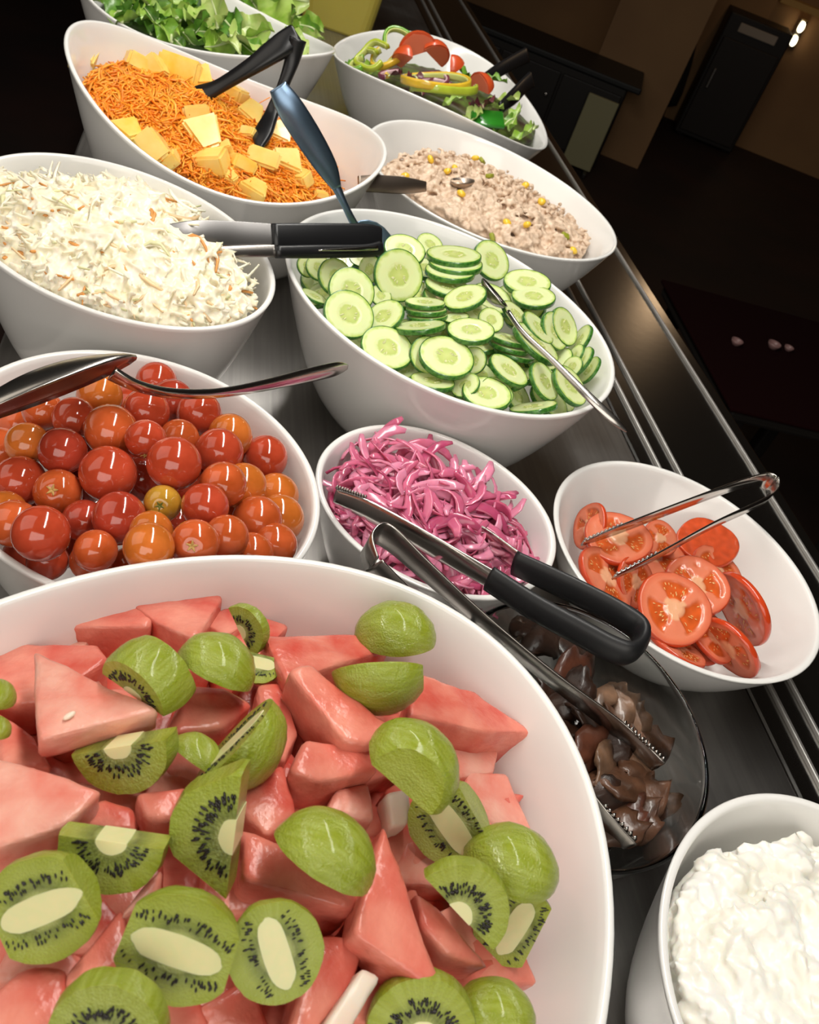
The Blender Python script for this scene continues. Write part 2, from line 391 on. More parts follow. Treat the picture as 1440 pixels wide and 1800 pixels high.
for k, lab in dict(
        fruit='very large round white porcelain bowl heaped with watermelon and kiwi',
        cherry='round white porcelain bowl filled with cherry tomatoes',
        onion='small white porcelain bowl of pink pickled onion strips',
        tomato='white porcelain bowl of tomato slices standing next to the tray rail',
        cottage='white porcelain bowl of cottage cheese in the lower corner',
        cucumber='wide white porcelain bowl of cucumber slices in the middle of the counter',
        slaw='oval white porcelain bowl heaped with creamy coleslaw',
        carrot='white wavy-rimmed bowl of shredded carrot and pineapple',
        tuna='oval white porcelain bowl of tuna and rice salad with sweetcorn',
        pepper='white high-sided bowl of mixed salad with pepper rings, farthest along the rail',
        lettuce='white wavy-rimmed bowl of green lettuce at the far end').items():
    B[k].build('salad_bowl', lab, M['porcelain'])
B['glass'].build('glass_dish', 'low clear glass dish holding brown marinated mushrooms', M['glass'], 'dish')
#PART2

# ------------------------------------------------------------------ heaps: helpers
def in_poly(poly, n, seed=1):
    poly = np.array(poly, float); r = np.random.default_rng(seed); lo, hi = poly.min(0), poly.max(0); out = []
    while len(out) < n:
        q = r.uniform(lo, hi); x, y = q; c = False; j = len(poly) - 1
        for i in range(len(poly)):
            if (poly[i][1] > y) != (poly[j][1] > y) and x < (poly[j][0] - poly[i][0]) * (y - poly[i][1]) / (poly[j][1] - poly[i][1]) + poly[i][0]: c = not c
            j = i
        if c: out.append((x, y))
    return out
def inward(bowl, q, z):
    x, y = q[0], q[1]
    for _ in range(260):
        if bowl.rho(x, y) < .945 and bowl.floor(x, y) + .0018 < z: break
        x, y = bowl.cx + (x - bowl.cx) * .98, bowl.cy + (y - bowl.cy) * .98
    return (x, y, z + CZ)
def mound(bowl, poly, sf, amp=0.002, fr=60, NB=72, NRG=16, sink=0.004):
    """a heap whose outline is this part of the bowl; its skirt follows the bowl's inside"""
    poly = catmull([np.array(p, float) for p in poly] + [np.array(poly[0], float)], 6)[:-1]
    W = np.array([at_surf(p[0], p[1], sf) for p in poly]); seg = np.r_[0, np.cumsum(np.linalg.norm(np.diff(np.r_[W, W[:1]], axis=0), axis=1))]
    u = np.linspace(0, seg[-1], NB + 1)[:-1]; Wc = np.r_[W, W[:1]]
    bd = np.stack([np.interp(u, seg, Wc[:, k]) for k in range(3)], 1); c = bd.mean(0)
    rings = []
    for t in [0.02] + list(np.linspace(0.07, 1, NRG)):
        ring = []
        for p in bd:
            q = c + (p - c) * t; z = sf(q[0], q[1]) - sink + amp * (noise.noise(Vector((q[0] * fr, q[1] * fr, 1))) + .6 * noise.noise(Vector((q[0] * fr * 2.7, q[1] * fr * 2.7, 4))))
            ring.append(inward(bowl, q, z))
        rings.append(ring)
    for s, dz in ((.985, .004), (.95, .012), (.88, .03), (.5, .1)):
        ring = []
        for p in bd:
            q = c + (p - c) * s; ring.append(inward(bowl, q, max(.012, sf(q[0], q[1]) - sink - dz)))
        rings.append(ring)
    return loft(rings)

# ------------------------------------------------------------------ fruit bowl: watermelon and kiwi
M['melon'] = mat('watermelon_flesh', (0.56, 0.042, 0.028), 0.24, 0.5, sss=0.10, ssr=(0.002, 0, 0), var=(0.78, 0.29, 0.21), vscale=42, detail=9, bump=0.35, bscale=420, rnd=(0.76, 0.24, 0.17))
M['melon_pale'] = mat('pale_watermelon_flesh', (0.72, 0.20, 0.145), 0.28, 0.5, sss=0.15, ssr=(0.003, 0, 0), var=(0.80, 0.40, 0.31), vscale=55, detail=7, bump=0.35, bscale=420)
M['rind'] = mat('white_rind_flesh', (0.80, 0.72, 0.60), 0.35, 0.5, sss=0.35, ssr=(0.006, 0, 0), var=(0.82, 0.64, 0.52), vscale=30)
M['melon_seed'] = mat('pale_melon_seed', (0.85, 0.66, 0.52), 0.35)
fs = B['fruit'].surf(-0.022, 0.040)

def kiwi_flesh():
    m = mat('kiwi_flesh', (0.33, 0.42, 0.05), 0.17, 0.6, sss=0.25, ssr=(0.003, 0, 0), coat=0.2)
    t = m.node_tree; n = t.nodes; b = n['Principled BSDF']; L = t.links.new
    tc = n.new('ShaderNodeTexCoord'); mp = n.new('ShaderNodeMapping'); mp.inputs['Scale'].default_value = (1, 1, 0.88)
    L(tc.outputs['Object'], mp.inputs['Vector'])
    ln = n.new('ShaderNodeVectorMath'); ln.operation = 'LENGTH'; L(mp.outputs[0], ln.inputs[0])
    cr = n.new('ShaderNodeValToRGB'); e = cr.color_ramp.elements
    e[0].position = 0.0; e[0].color = (0.42, 0.44, 0.15, 1); e[1].position = 1.0; e[1].color = (0.265, 0.32, 0.020, 1)
    for p, c in ((0.30, (0.40, 0.43, 0.14, 1)), (0.42, (0.15, 0.18, 0.035, 1)), (0.55, (0.22, 0.27, 0.04, 1)), (0.72, (0.34, 0.39, 0.055, 1)), (0.93, (0.31, 0.365, 0.03, 1))):
        x = e.new(p); x.color = c
    L(ln.outputs['Value'], cr.inputs['Fac'])
    sx = n.new('ShaderNodeMapping'); sx.inputs['Scale'].default_value = (1, 1, 0.15); L(tc.outputs['Object'], sx.inputs['Vector'])
    nm = n.new('ShaderNodeVectorMath'); nm.operation = 'NORMALIZE'; L(sx.outputs[0], nm.inputs[0])
    no = n.new('ShaderNodeTexNoise'); no.inputs['Scale'].default_value = 9; no.inputs['Detail'].default_value = 3; L(nm.outputs[0], no.inputs['Vector'])
    mr = n.new('ShaderNodeMapRange'); mr.inputs[1].default_value = 0.42; mr.inputs[2].default_value = 0.68; mr.inputs[3].default_value = 0.0; mr.inputs[4].default_value = 0.38
    L(no.outputs['Fac'], mr.inputs[0])
    mx = n.new('ShaderNodeMix'); mx.data_type = 'RGBA'; L(mr.outputs[0], mx.inputs['Factor']); L(cr.outputs['Color'], mx.inputs[6]); mx.inputs[7].default_value = (0.46, 0.52, 0.13, 1)
    L(mx.outputs[2], b.inputs['Base Color'])
    nb = n.new('ShaderNodeTexNoise'); nb.inputs['Scale'].default_value = 20; nb.inputs['Detail'].default_value = 6; L(tc.outputs['Object'], nb.inputs['Vector'])
    bp = n.new('ShaderNodeBump'); bp.inputs['Strength'].default_value = 0.32; bp.inputs['Distance'].default_value = 0.03
    L(nb.outputs['Fac'], bp.inputs['Height']); L(bp.outputs['Normal'], b.inputs['Normal'])
    return m
M['kiwi'] = kiwi_flesh()
M['kiwi_core'] = mat('kiwi_core', (0.76, 0.70, 0.37), 0.3, 0.5, sss=0.3, ssr=(0.003, 0, 0), var=(0.72, 0.70, 0.36), vscale=5)
M['kiwi_seed'] = mat('kiwi_seed', (0.012, 0.009, 0.007), 0.25, 0.6)
PZ = 1.1

def cut_solid(bm, planes, eps=0.0):
    for co, no in planes:
        co = Vector(co) + Vector(no).normalized() * eps
        bmesh.ops.bisect_plane(bm, geom=bm.verts[:] + bm.edges[:] + bm.faces[:], plane_co=co, plane_no=Vector(no), clear_outer=True, dist=1e-6)
        ed = [e for e in bm.edges if e.is_boundary]
        if ed:
            r = bmesh.ops.holes_fill(bm, edges=ed, sides=0)
            for f in r['faces']: f.tag = True
def finish(bm, name, m, bev=0.0):
    for f in bm.faces: f.smooth = True
    bm.normal_update()
    for e in bm.edges:
        if len(e.link_faces) == 2 and e.calc_face_angle(0) > 0.5: e.smooth = False
    if bev:
        eds = [e for e in bm.edges if not e.smooth]
        bmesh.ops.bevel(bm, geom=eds, offset=bev, segments=2, affect='EDGES', profile=0.6, clamp_overlap=True)
        for f in bm.faces: f.smooth = True
        for e in bm.edges: e.smooth = True
    me = bpy.data.meshes.new(name); bm.to_mesh(me); bm.free(); me.materials.append(m)
    return me
def seed_mesh(pts, dirs, n_face, L=0.105):
    """small flattened drops lying on a cut face, pointing outwards"""
    parts = []
    for p, d in zip(pts, dirs):
        d = nrm(d); n_ = nrm(n_face); s = np.cross(n_, d); l = L * random.uniform(0.75, 1.1); w = l * 0.42
        rings = []
        for t, r in ((-0.5, 0.15), (-0.2, 0.8), (0.15, 1.0), (0.42, 0.55), (0.5, 0.1)):
            rings.append([np.array(p) + d * (t * l) + s * (w * 0.5 * r * math.cos(a)) + n_ * (w * 0.35 * r * math.sin(a)) for a in np.linspace(0, 2 * math.pi, 7)[:-1]])
        parts.append(loft(rings))
    return join(parts)

def kiwi(px, py, Rpx, typ, n, ax, dz, label, h=0.5, extra=None, group='kiwi pieces in the fruit bowl', seeds=True):
    """typ H: slice across the fruit, halved (local z = face, -x = straight edge); L: cut along the fruit (face -x, axis z)"""
    p = at_surf(px, py, lambda x, y: fs(x, y) + dz)
    R = Rpx * depth(p) / F
    n = nrm(view(*n)); ax = nrm(view(*ax))
    if typ == 'H':
        rot = basis(n, -(ax - n * (ax @ n))); off = h
        planes = [((0, 0, h * 0.5), (0, 0, 1)), ((0, 0, -h * 0.5), (0, 0, -1)), ((0, 0, 0), (-1, 0.02, 0))]
    else:
        z = ax - n * (ax @ n); z = nrm(z); x = -n; y = np.cross(z, x)
        rot = Matrix(((x[0], y[0], z[0]), (x[1], y[1], z[1]), (x[2], y[2], z[2])))
        planes = [((0, 0, 0), (-1, 0, 0))]
    if extra: planes += extra
    bm = bmesh.new(); bmesh.ops.create_icosphere(bm, subdivisions=4, radius=1.0)
    ph = random.uniform(0, 9)
    for v in bm.verts:
        k = 1 + 0.035 * noise.noise(v.co * 2.2 + Vector((ph, 0, 0))) + 0.02 * noise.noise(v.co * 6 + Vector((0, ph, 0)))
        v.co = Vector((v.co.x * k, v.co.y * k, v.co.z * PZ * k))
    cut_solid(bm, planes)
    me = finish(bm, 'kiwi_piece', M['kiwi'])
    o = link('kiwi_piece', me); place(o, p, rot, R)
    tag(o, label, 'kiwi', group)
    if seeds:
        bm = bmesh.new(); bmesh.ops.create_icosphere(bm, subdivisions=3, radius=1.0)
        for v in bm.verts:
            k = 1 + 0.10 * noise.noise(v.co * 1.7 + Vector((ph, 3, 0)))
            v.co = Vector((v.co.x * 0.24 * k, v.co.y * 0.29 * k, (abs(v.co.z) ** .6) * math.copysign(0.80, v.co.z) * k))
        cut_solid(bm, planes, 0.012)
        if len(bm.faces):
            link('core', finish(bm, 'core', M['kiwi_core']), o)
        else: bm.free()
        pts, dr = [], []
        if typ == 'H':
            for k in range(84):
                a = random.uniform(-1.5, 1.5); r = random.choice((0.42, 0.47, 0.53, 0.58)) + random.uniform(-0.03, 0.03)
                q = (r * math.cos(a), 1.1 * r * math.sin(a), h * 0.5 + 0.01)
                if q[0] > 0.04: pts.append(q); dr.append((math.cos(a), math.sin(a), 0))
            nf = (0, 0, 1)
        else:
            for k in range(84):
                z = random.uniform(-0.88, 0.88); sg = random.choice((-1, 1))
                wd = math.sqrt(max(0, 1 - (z / 0.98) ** 2))
                y = sg * (0.16 + 0.28 * wd + random.choice((0.0, 0.07, 0.13)) + random.uniform(-0.02, 0.02))
                pts.append((-0.01, y, z)); dr.append((0, sg, 0.5 * z))
            nf = (-1, 0, 0)
        for co, no in (extra or []):
            keep = [i for i, q in enumerate(pts) if (np.array(q) - np.array(co)) @ np.array(no) < -0.04]
            pts = [pts[i] for i in keep]; dr = [dr[i] for i in keep]
        if pts:
            v, f = seed_mesh(pts, dr, nf); s = link('seeds', mesh('seeds', v, f, M['kiwi_seed']), o); s['kind'] = 'stuff'
    return o

def melon(poly, t, dz, label, m='melon', down=(0, 0, -1), group='watermelon pieces in the fruit bowl', bev=0.0022, seed=None, cat='watermelon'):
    """a cut wedge: its upper face through these points of the pile, t thick"""
    P = []
    for q in poly:
        ez = dz + (q[2] * 0.001 if len(q) > 2 else 0)
        P.append(at_surf(q[0], q[1], lambda x, y: fs(x, y) + ez))
    P = np.array(P); c = P.mean(0)
    a = np.cross(P[1] - P[0], P[2] - P[0]); nn = nrm(a if len(P) == 3 else sum(np.cross(P[i] - c, P[(i + 1) % len(P)] - c) for i in range(len(P))))
    if nn[2] < 0: nn = -nn; P = P[::-1]
    d = nrm(np.array(down, float) * 0.7 - nn * 0.5) * t
    bm = bmesh.new()
    top = [bm.verts.new(Vector(tuple(p - c))) for p in P]; bot = [bm.verts.new(Vector(tuple((p - c) * 0.96 + d))) for p in P]
    k = len(P); bm.faces.new(top); bm.faces.new(bot[::-1])
    for i in range(k): bm.faces.new((top[i], bot[i], bot[(i + 1) % k], top[(i + 1) % k]))
    bmesh.ops.recalc_face_normals(bm, faces=bm.faces[:])
    bmesh.ops.bevel(bm, geom=bm.edges[:], offset=bev, segments=2, affect='EDGES', profile=0.5, clamp_overlap=True)
    bmesh.ops.triangulate(bm, faces=bm.faces[:])
    for _ in range(3):
        bmesh.ops.subdivide_edges(bm, edges=[e for e in bm.edges if e.calc_length() > 0.006], cuts=1)
        bmesh.ops.triangulate(bm, faces=[f for f in bm.faces if len(f.verts) > 3])
    bm.normal_update(); ph = random.uniform(0, 50)
    for v in bm.verts:
        v.co += v.normal * (0.0011 * noise.noise(v.co * 70 + Vector((ph, 0, 0))) + 0.0005 * noise.noise(v.co * 240 + Vector((ph, 0, 0))))
    o = link('watermelon_wedge', bm_mesh('watermelon_wedge', bm, M[m])); o.location = tuple(c)
    tag(o, label, cat, group)
    if seed:
        q = at_surf(seed[0], seed[1], lambda x, y: fs(x, y) + dz + 0.0005)
        bm = bmesh.new(); bmesh.ops.create_uvsphere(bm, u_segments=10, v_segments=8, radius=1); bmesh.ops.scale(bm, vec=(0.0011, 0.0024, 0.0008), verts=bm.verts)
        s = link('seed', bm_mesh('seed', bm, M['melon_seed']), o); s.location = tuple(q - c); s.rotation_euler = (0, 0, -0.4)
    return o

def fruit():
    W = [
        ([(205, 1042), (375, 1008), (392, 1050), (345, 1125), (275, 1092)], .024, .000, 'pale watermelon slab topmost at the far rim of the fruit bowl', 'melon'),
        ([(42, 1080), (245, 1060), (270, 1088), (262, 1100), (45, 1098)], .026, -.002, 'long watermelon bar lying behind the big pale triangle', 'melon'),
        ([(-30, 1132), (172, 1128), (192, 1158), (90, 1225), (-30, 1240)], .022, -.004, 'watermelon piece half covered by the big pale triangle', 'melon'),
        ([(58, 1138), (282, 1247), (65, 1300)], .012, .016, 'big pale flat watermelon triangle with one white seed', 'melon_pale'),
        ([(-20, 1240), (62, 1290), (90, 1350), (0, 1345)], .022, -.004, 'deep red watermelon piece under the big pale triangle', 'melon'),
        ([(-30, 1325), (60, 1345), (182, 1388), (120, 1450), (-30, 1500)], .020, .012, 'large pale watermelon wedge pointing at the half-moon kiwi slice', 'melon_pale'),
        ([(330, 1203), (400, 1208), (446, 1236), (390, 1275), (285, 1292)], .022, .000, 'watermelon piece between the thick arched kiwi and the seeded kiwi dome', 'melon'),
        ([(460, 1112), (690, 1116), (683, 1142), (600, 1165), (505, 1200)], .024, .004, 'broad watermelon triangle below the two kiwi domes at the far side', 'melon'),
        ([(506, 1176), (548, 1166), (690, 1275), (652, 1308), (606, 1300)], .024, .014, 'slim watermelon wedge slanting towards the smooth kiwi dome', 'melon'),
        ([(732, 1182), (838, 1214), (942, 1290), (860, 1285), (716, 1258)], .026, .004, 'large watermelon wedge reaching towards the mushroom dish', 'melon'),
        ([(826, 1352), (892, 1358), (938, 1462), (870, 1452), (810, 1402)], .018, -.012, 'pale watermelon piece lying low by the inner wall beside the kiwi quarters', 'melon_pale'),
        ([(536, 1296), (655, 1312), (666, 1352), (560, 1376), (512, 1355)], .026, .008, 'blocky watermelon cube with a wet seedy patch in the middle', 'melon'),
        ([(590, 1385), (650, 1370), (662, 1440), (570, 1432)], .022, .000, 'pale watermelon chunk just below the blocky cube', 'melon_pale'),
        ([(422, 1375), (500, 1340), (524, 1432), (470, 1472), (432, 1432)], .022, .002, 'watermelon chunk beside the upright pointed kiwi piece', 'melon'),
        ([(420, 1452), (500, 1488), (640, 1562), (622, 1600), (430, 1545)], .026, .004, 'wide red watermelon slab under the bare green kiwi dome', 'melon'),
        ([(678, 1442), (705, 1530), (785, 1758), (622, 1640), (640, 1560)], .020, .012, 'tall pointed red watermelon triangle in the middle of the near side', 'melon'),
        ([(730, 1562), (772, 1590), (865, 1700), (790, 1680), (742, 1630)], .022, .006, 'narrow watermelon wedge under the fan of kiwi with fine rays', 'melon'),
        ([(560, 1642), (646, 1650), (620, 1730), (540, 1830), (500, 1830)], .024, .000, 'red watermelon piece beside the white rind sliver', 'melon'),
        ([(638, 1692), (674, 1716), (610, 1830), (552, 1830)], .016, .006, 'white rind sliver standing out at the lower edge', 'rind'),
        ([(140, 1425), (185, 1400), (238, 1420), (240, 1462), (150, 1455)], .022, .000, 'small watermelon piece above the squarish kiwi slice', 'melon'),
        ([(238, 1392), (335, 1378), (305, 1442), (258, 1440)], .022, .000, 'small red watermelon piece beside the upright pointed kiwi', 'melon'),
        ([(286, 1522), (248, 1560), (212, 1610), (285, 1562)], .016, .002, 'thin pale watermelon sliver above the big seeded kiwi face', 'melon_pale'),
        ([(215, 1592), (235, 1680), (130, 1768), (113, 1712)], .022, .000, 'pink watermelon wedge leaning against the big seeded kiwi face', 'melon'),
        ([(-20, 1750), (45, 1700), (118, 1700), (115, 1830), (-20, 1830)], .024, -.002, 'deep red watermelon piece in the lower corner of the bowl', 'melon'),
        ([(452, 1202), (500, 1196), (525, 1290), (500, 1340), (470, 1320)], .022, -.003, 'red watermelon piece behind the seeded kiwi dome', 'melon'),
        ([(350, 1088), (412, 1062), (440, 1090), (400, 1120)], .020, -.008, 'pink watermelon chunk behind the pale kiwi core', 'melon'),
        ([(575, 1335), (650, 1400), (700, 1440), (640, 1470), (590, 1450)], .020, -.010, 'red watermelon chunk buried under the blocky cube', 'melon'),
        ([(680, 1390), (722, 1382), (724, 1440), (690, 1452)], .018, .000, 'brownish translucent melon chunk beside the smooth kiwi dome', 'rind'),
    ]
    for i, w in enumerate(W):
        melon(w[0], w[1], w[2], w[3], w[4], seed=(122, 1258) if i == 3 else None)
    v, f = mound(B['fruit'], [(-120, 1180), (60, 1110), (250, 1085), (420, 1100), (600, 1160), (760, 1240), (850, 1340), (890, 1480), (880, 1640), (840, 1780), (760, 1900), (400, 2000), (0, 1950), (-140, 1600)], B['fruit'].surf(-.045, .040), .006, fr=70)
    V = np.array(v); c = V.mean(0); c[2] = CZ
    o = link('melon_bed', mesh('melon_bed', V - c, f, M['melon'])); o.location = tuple(c); tag(o, 'juicy red bed of small melon bits at the bottom of the fruit bowl', 'watermelon', kind='stuff')
    # pieces further down that fill the gaps between the upper ones
    k = 0
    for gx, gy in [(30, 1180), (150, 1240), (260, 1260), (330, 1330), (450, 1330), (560, 1240), (640, 1230), (700, 1300), (760, 1260), (820, 1300), (60, 1440), (200, 1420), (300, 1400), (470, 1400), (620, 1340), (760, 1400), (850, 1430), (80, 1540), (230, 1560), (400, 1560), (540, 1560), (690, 1620), (760, 1520), (820, 1640), (60, 1680), (160, 1640), (300, 1780), (420, 1790), (560, 1700), (680, 1740), (800, 1720), (880, 1680), (760, 1800), (420, 1130), (600, 1180), (100, 1110), (480, 1500), (330, 1110), (870, 1500), (700, 1460)]:
        a = random.uniform(0, 6.3); r = random.uniform(84, 100)
        melon([(gx + r * math.cos(a + b), gy + r * 0.8 * math.sin(a + b)) for b in (0, 1.7, 2.6, 4.2)], .024, -.012, 'watermelon piece buried under the upper layer of fruit', random.choice(('melon', 'melon', 'melon_pale')), group='watermelon pieces buried in the fruit bowl')
        k += 1
    K = kiwi
    K(262, 1198, 80, 'H', (-.52, -.48, .72), (-.45, -.80, .1), .014, 'thick arched kiwi half slice with its cut face in shade', h=.95)
    K(378, 1178, 66, 'L', (-.45, -.85, -.05), (.8, -.45, 0), .014, 'wet kiwi dome next to the thick arched kiwi half slice')
    K(428, 1108, 48, 'H', (-.35, -.2, .85), (-.8, -.4, 0), .004, 'thin kiwi slice standing upright at the far side', h=.45)
    K(455, 1165, 38, 'L', (.1, .5, .8), (.8, -.2, 0), .000, 'small pale piece of kiwi core', extra=[((0, .42, 0), (0, 1, 0))])
    K(218, 1302, 93, 'H', (-.12, -.20, .97), (-.22, 1, 0), .010, 'flat half-moon kiwi slice with bright rays, under the big triangle', h=.55)
    K(412, 1300, 88, 'L', (-.62, .62, .12), (.86, .42, 0), .012, 'wet kiwi dome with a row of seeds along its upper edge')
    K(420, 1455, 116, 'H', (-.05, -.1, .98), (.98, -.12, 0), .016, 'upright pointed kiwi half slice with a large cream core', h=.6, extra=[((.3, .80, 0), (.55, .84, 0)), ((.3, -.85, 0), (.5, -.86, 0))])
    K(205, 1468, 96, 'H', (.05, -.05, .99), (.14, 1, 0), .014, 'squarish kiwi half slice with dense seeds and pale core at its straight edge', h=.6, extra=[((.2, .92, 0), (.1, 1, 0))])
    K(72, 1600, 96, 'L', (.02, -.05, .99), (.93, .40, 0), .016, 'lengthwise kiwi half with a slanting core at the edge of the picture', extra=[((0, 0, .82), (0, .1, 1)), ((0, 0, -.9), (0, 0, -1))])
    K(312, 1672, 104, 'L', (.05, -.1, .98), (.91, -.38, 0), .022, 'biggest kiwi half, cut face up with a broad cream core', extra=[((0, 0, .95), (0, .1, 1)), ((0, 0, -.95), (0, 0, -1))])
    K(486, 1676, 84, 'L', (.25, .0, .93), (-.30, .94, 0), .016, 'lengthwise kiwi half leaning on the biggest kiwi half')
    K(566, 1512, 88, 'L', (-.50, -.80, .02), (.85, -.48, 0), .018, 'bare green kiwi dome lying on the wide red slab')
    K(722, 1350, 82, 'L', (-.55, -.62, -.45), (.6, -.75, 0), .020, 'smooth kiwi dome with a facet, right of the blocky cube', extra=[((.3, .62, 0), (.3, 1, .1))])
    K(668, 1180, 76, 'L', (-.05, .85, -.35), (.98, -.08, 0), .018, 'kiwi dome with its flat side up, resting on the slim wedge', extra=[((0, 0, .98), (0, 0, 1))])
    K(694, 1122, 66, 'L', (-.05, -.85, -.3), (.95, -.25, 0), .006, 'kiwi dome at the far end, partly behind the broad triangle')
    K(795, 1455, 78, 'L', (-.15, -.25, .93), (.52, -.85, 0), .008, 'kiwi quarter with a pale core band and a wet skin side', extra=[((0, .62, 0), (0, 1, .1))])
    K(896, 1528, 78, 'L', (-.25, -.85, -.25), (.9, -.35, 0), .012, 'plain green kiwi dome by the inner wall above the seeded end piece')
    K(806, 1598, 90, 'H', (.05, -.05, .98), (-.72, -.68, 0), .014, 'fan-shaped kiwi slice with fine rays round a small core', h=.4)
    K(905, 1632, 70, 'L', (-.1, -.1, .97), (.50, .86, 0), .000, 'seeded kiwi end piece sliding down the inner wall', extra=[((0, -.6, 0), (0, -1, .1))])
    K(192, 1810, 104, 'H', (0, -.1, .98), (0, -1, 0), .016, 'kiwi half slice cut off by the lower edge, below the biggest kiwi half', h=.5)
    K(740, 1808, 98, 'H', (.05, .1, .97), (.1, -1, 0), .000, 'dark seeded kiwi slice at the lower edge below the pointed triangle', h=.5)
    K(866, 1795, 70, 'L', (.1, -.9, -.3), (.9, -.3, 0), .004, 'olive kiwi dome at the lower edge near the inner wall')
    K(-8, 1228, 34, 'L', (-.3, -.85, -.2), (.2, .9, 0), .010, 'green kiwi dome just entering beside the big pale triangle, the upper')
    K(-8, 1285, 26, 'L', (-.3, -.85, -.2), (.2, .9, 0), .010, 'green kiwi dome just entering beside the big pale triangle, the lower')
    K(340, 1335, 46, 'L', (-.5, -.7, .2), (.9, .2, 0), .000, 'small kiwi chunk tucked under the wet seeded dome')
fruit()

# ------------------------------------------------------------------ cherry tomatoes
def cherry():
    cols = dict(r=((0.40, 0.047, 0.016), 'red'), d=((0.33, 0.034, 0.014), 'dark red'), o=((0.45, 0.078, 0.016), 'orange-red'), y=((0.49, 0.125, 0.016), 'orange'), g=((0.42, 0.22, 0.02), 'yellow-green'))
    me = {}
    for k, (c, nme) in cols.items():
        m = mat('tomato_skin_' + nme.replace('-', '_'), c, 0.10, 0.55, coat=0.5, sss=0.12, ssr=(0.006, 0, 0), var=tuple(min(1, x * 1.35 + .01) for x in c), vscale=0.9)
        bm = bmesh.new(); bmesh.ops.create_uvsphere(bm, u_segments=28, v_segments=18, radius=1)
        for v in bm.verts:
            r = math.hypot(v.co.x, v.co.y)
            if v.co.z > 0.8: v.co.z -= 0.16 * max(0, 1 - r / 0.6) ** 2
            v.co.z *= 0.96
        me[k] = bm_mesh('cherry_tomato', bm, m)
    ms = mat('stem_scar', (0.55, 0.34, 0.10), 0.6); mg = mat('green_calyx', (0.14, 0.16, 0.02), 0.6)
    parts = []
    for k in range(5):
        a = 2 * math.pi * k / 5; d = np.array((math.cos(a), math.sin(a), 0)); s = np.array((-d[1], d[0], 0))
        parts.append(loft([[d * r + s * (w * math.cos(b)) + np.array((0, 0, z + 0.02 * math.sin(b))) for b in np.linspace(0, 2 * math.pi, 7)[:-1]] for r, w, z in ((0, .05, .83), (.09, .07, .84), (.18, .04, .87), (.26, .008, .90))]))
    scar = mesh('stem_scar', *join(parts), ms); scar_g = mesh('stem_scar', *join(parts), mg)
    near = 'near the fruit bowl'
    T = [
        (275, 672, 36, 'r', 'red cherry tomato topmost at the far rim, behind the spoon'),
        (75, 722, 36, 'o', 'orange-red cherry tomato under the bowl of the spoon'),
        (175, 697, 40, 'y', 'orange cherry tomato just below the spoon where its neck begins'),
        (130, 735, 38, 'r', 'red cherry tomato between the two orange ones under the spoon'),
        (257, 724, 41, 'r', 'red cherry tomato below the curve of the spoon handle'),
        (302, 706, 40, 'd', 'dark red cherry tomato half hidden behind the spoon handle'),
        (350, 727, 40, 'r', 'glossy red cherry tomato under the spoon handle close to the far rim'),
        (195, 757, 47, 'o', 'large orange-red cherry tomato in the second row below the spoon'),
        (256, 772, 36, 'r', 'red cherry tomato with a pale stem scar pointing down', 's', (.1, -.95, .3)),
        (315, 772, 36, 'o', 'small orange-red cherry tomato wedged between larger red ones'),
        (405, 766, 40, 'y', 'orange cherry tomato peeping out behind two red ones at the far wall'),
        (385, 795, 43, 'r', 'red cherry tomato with a bright streak left of the rail-side end one'),
        (466, 805, 41, 'r', 'red cherry tomato alone against the rail-side wall'),
        (48, 780, 38, 'y', 'orange cherry tomato beneath the spoon bowl, second row'),
        (110, 793, 42, 'd', 'dark red cherry tomato beside the orange one of the second row'),
        (2, 792, 42, 'o', 'orange-red cherry tomato cut by the picture edge, upper'),
        (306, 815, 48, 'r', 'big red cherry tomato in the centre of the bowl'),
        (190, 833, 50, 'r', 'biggest red cherry tomato, left of the centre one'),
        (35, 847, 46, 'r', 'red cherry tomato beside the picture edge, middle height'),
        (102, 866, 42, 'o', 'orange-red cherry tomato showing a star-shaped stem scar', 's', (.12, .1, .98)),
        (286, 885, 33, 'g', 'yellow-green cherry tomato, the only unripe one', 'g', (.1, -.15, .98)),
        (210, 911, 48, 'd', 'deep red glossy cherry tomato beside the yellow-green one'),
        (361, 890, 42, 'r', 'red cherry tomato on the rail side of the yellow-green one'),
        (392, 852, 42, 'o', 'orange-red cherry tomato behind the red one beside the unripe tomato'),
        (428, 855, 42, 'y', 'orange cherry tomato in the gap before the rail-side red one'),
        (452, 915, 45, 'o', 'orange-red cherry tomato close to the onion bowl'),
        (510, 922, 44, 'y', 'orange cherry tomato touching the rail-side wall by the onion bowl'),
        (484, 872, 42, 'y', 'orange cherry tomato under the red one at the rail-side wall'),
        (72, 938, 50, 'r', 'large light red cherry tomato near the lower rim'),
        (5, 935, 44, 'o', 'orange-red cherry tomato cut by the picture edge, lower'),
        (262, 962, 45, 'y', 'orange cherry tomato below the deep red glossy one'),
        (343, 955, 43, 'o', 'orange-red cherry tomato with a speckled stem scar by the fruit bowl', 's', (.1, -.1, .98)),
        (398, 944, 40, 'o', 'orange-red cherry tomato in the gap beside the speckled one'),
        (147, 915, 38, 'd', 'dark red cherry tomato deep between the light red and deep red ones'),
        (168, 968, 38, 'o', 'orange-red cherry tomato behind the lowest two'),
        (84, 986, 36, 'r', 'lowest red cherry tomato against the rim'),
        (160, 986, 37, 'o', 'lowest orange-red cherry tomato against the fruit bowl'),
        (442, 975, 40, 'o', 'orange-red cherry tomato half hidden by the fruit bowl rim'),
        (8, 902, 40, 'y', 'orange cherry tomato between the two at the picture edge'),
        (266, 935, 38, 'y', 'small orange cherry tomato under the yellow-green one'),
        (500, 972, 40, 'o', 'orange-red cherry tomato lowest by the onion bowl'),
    ]
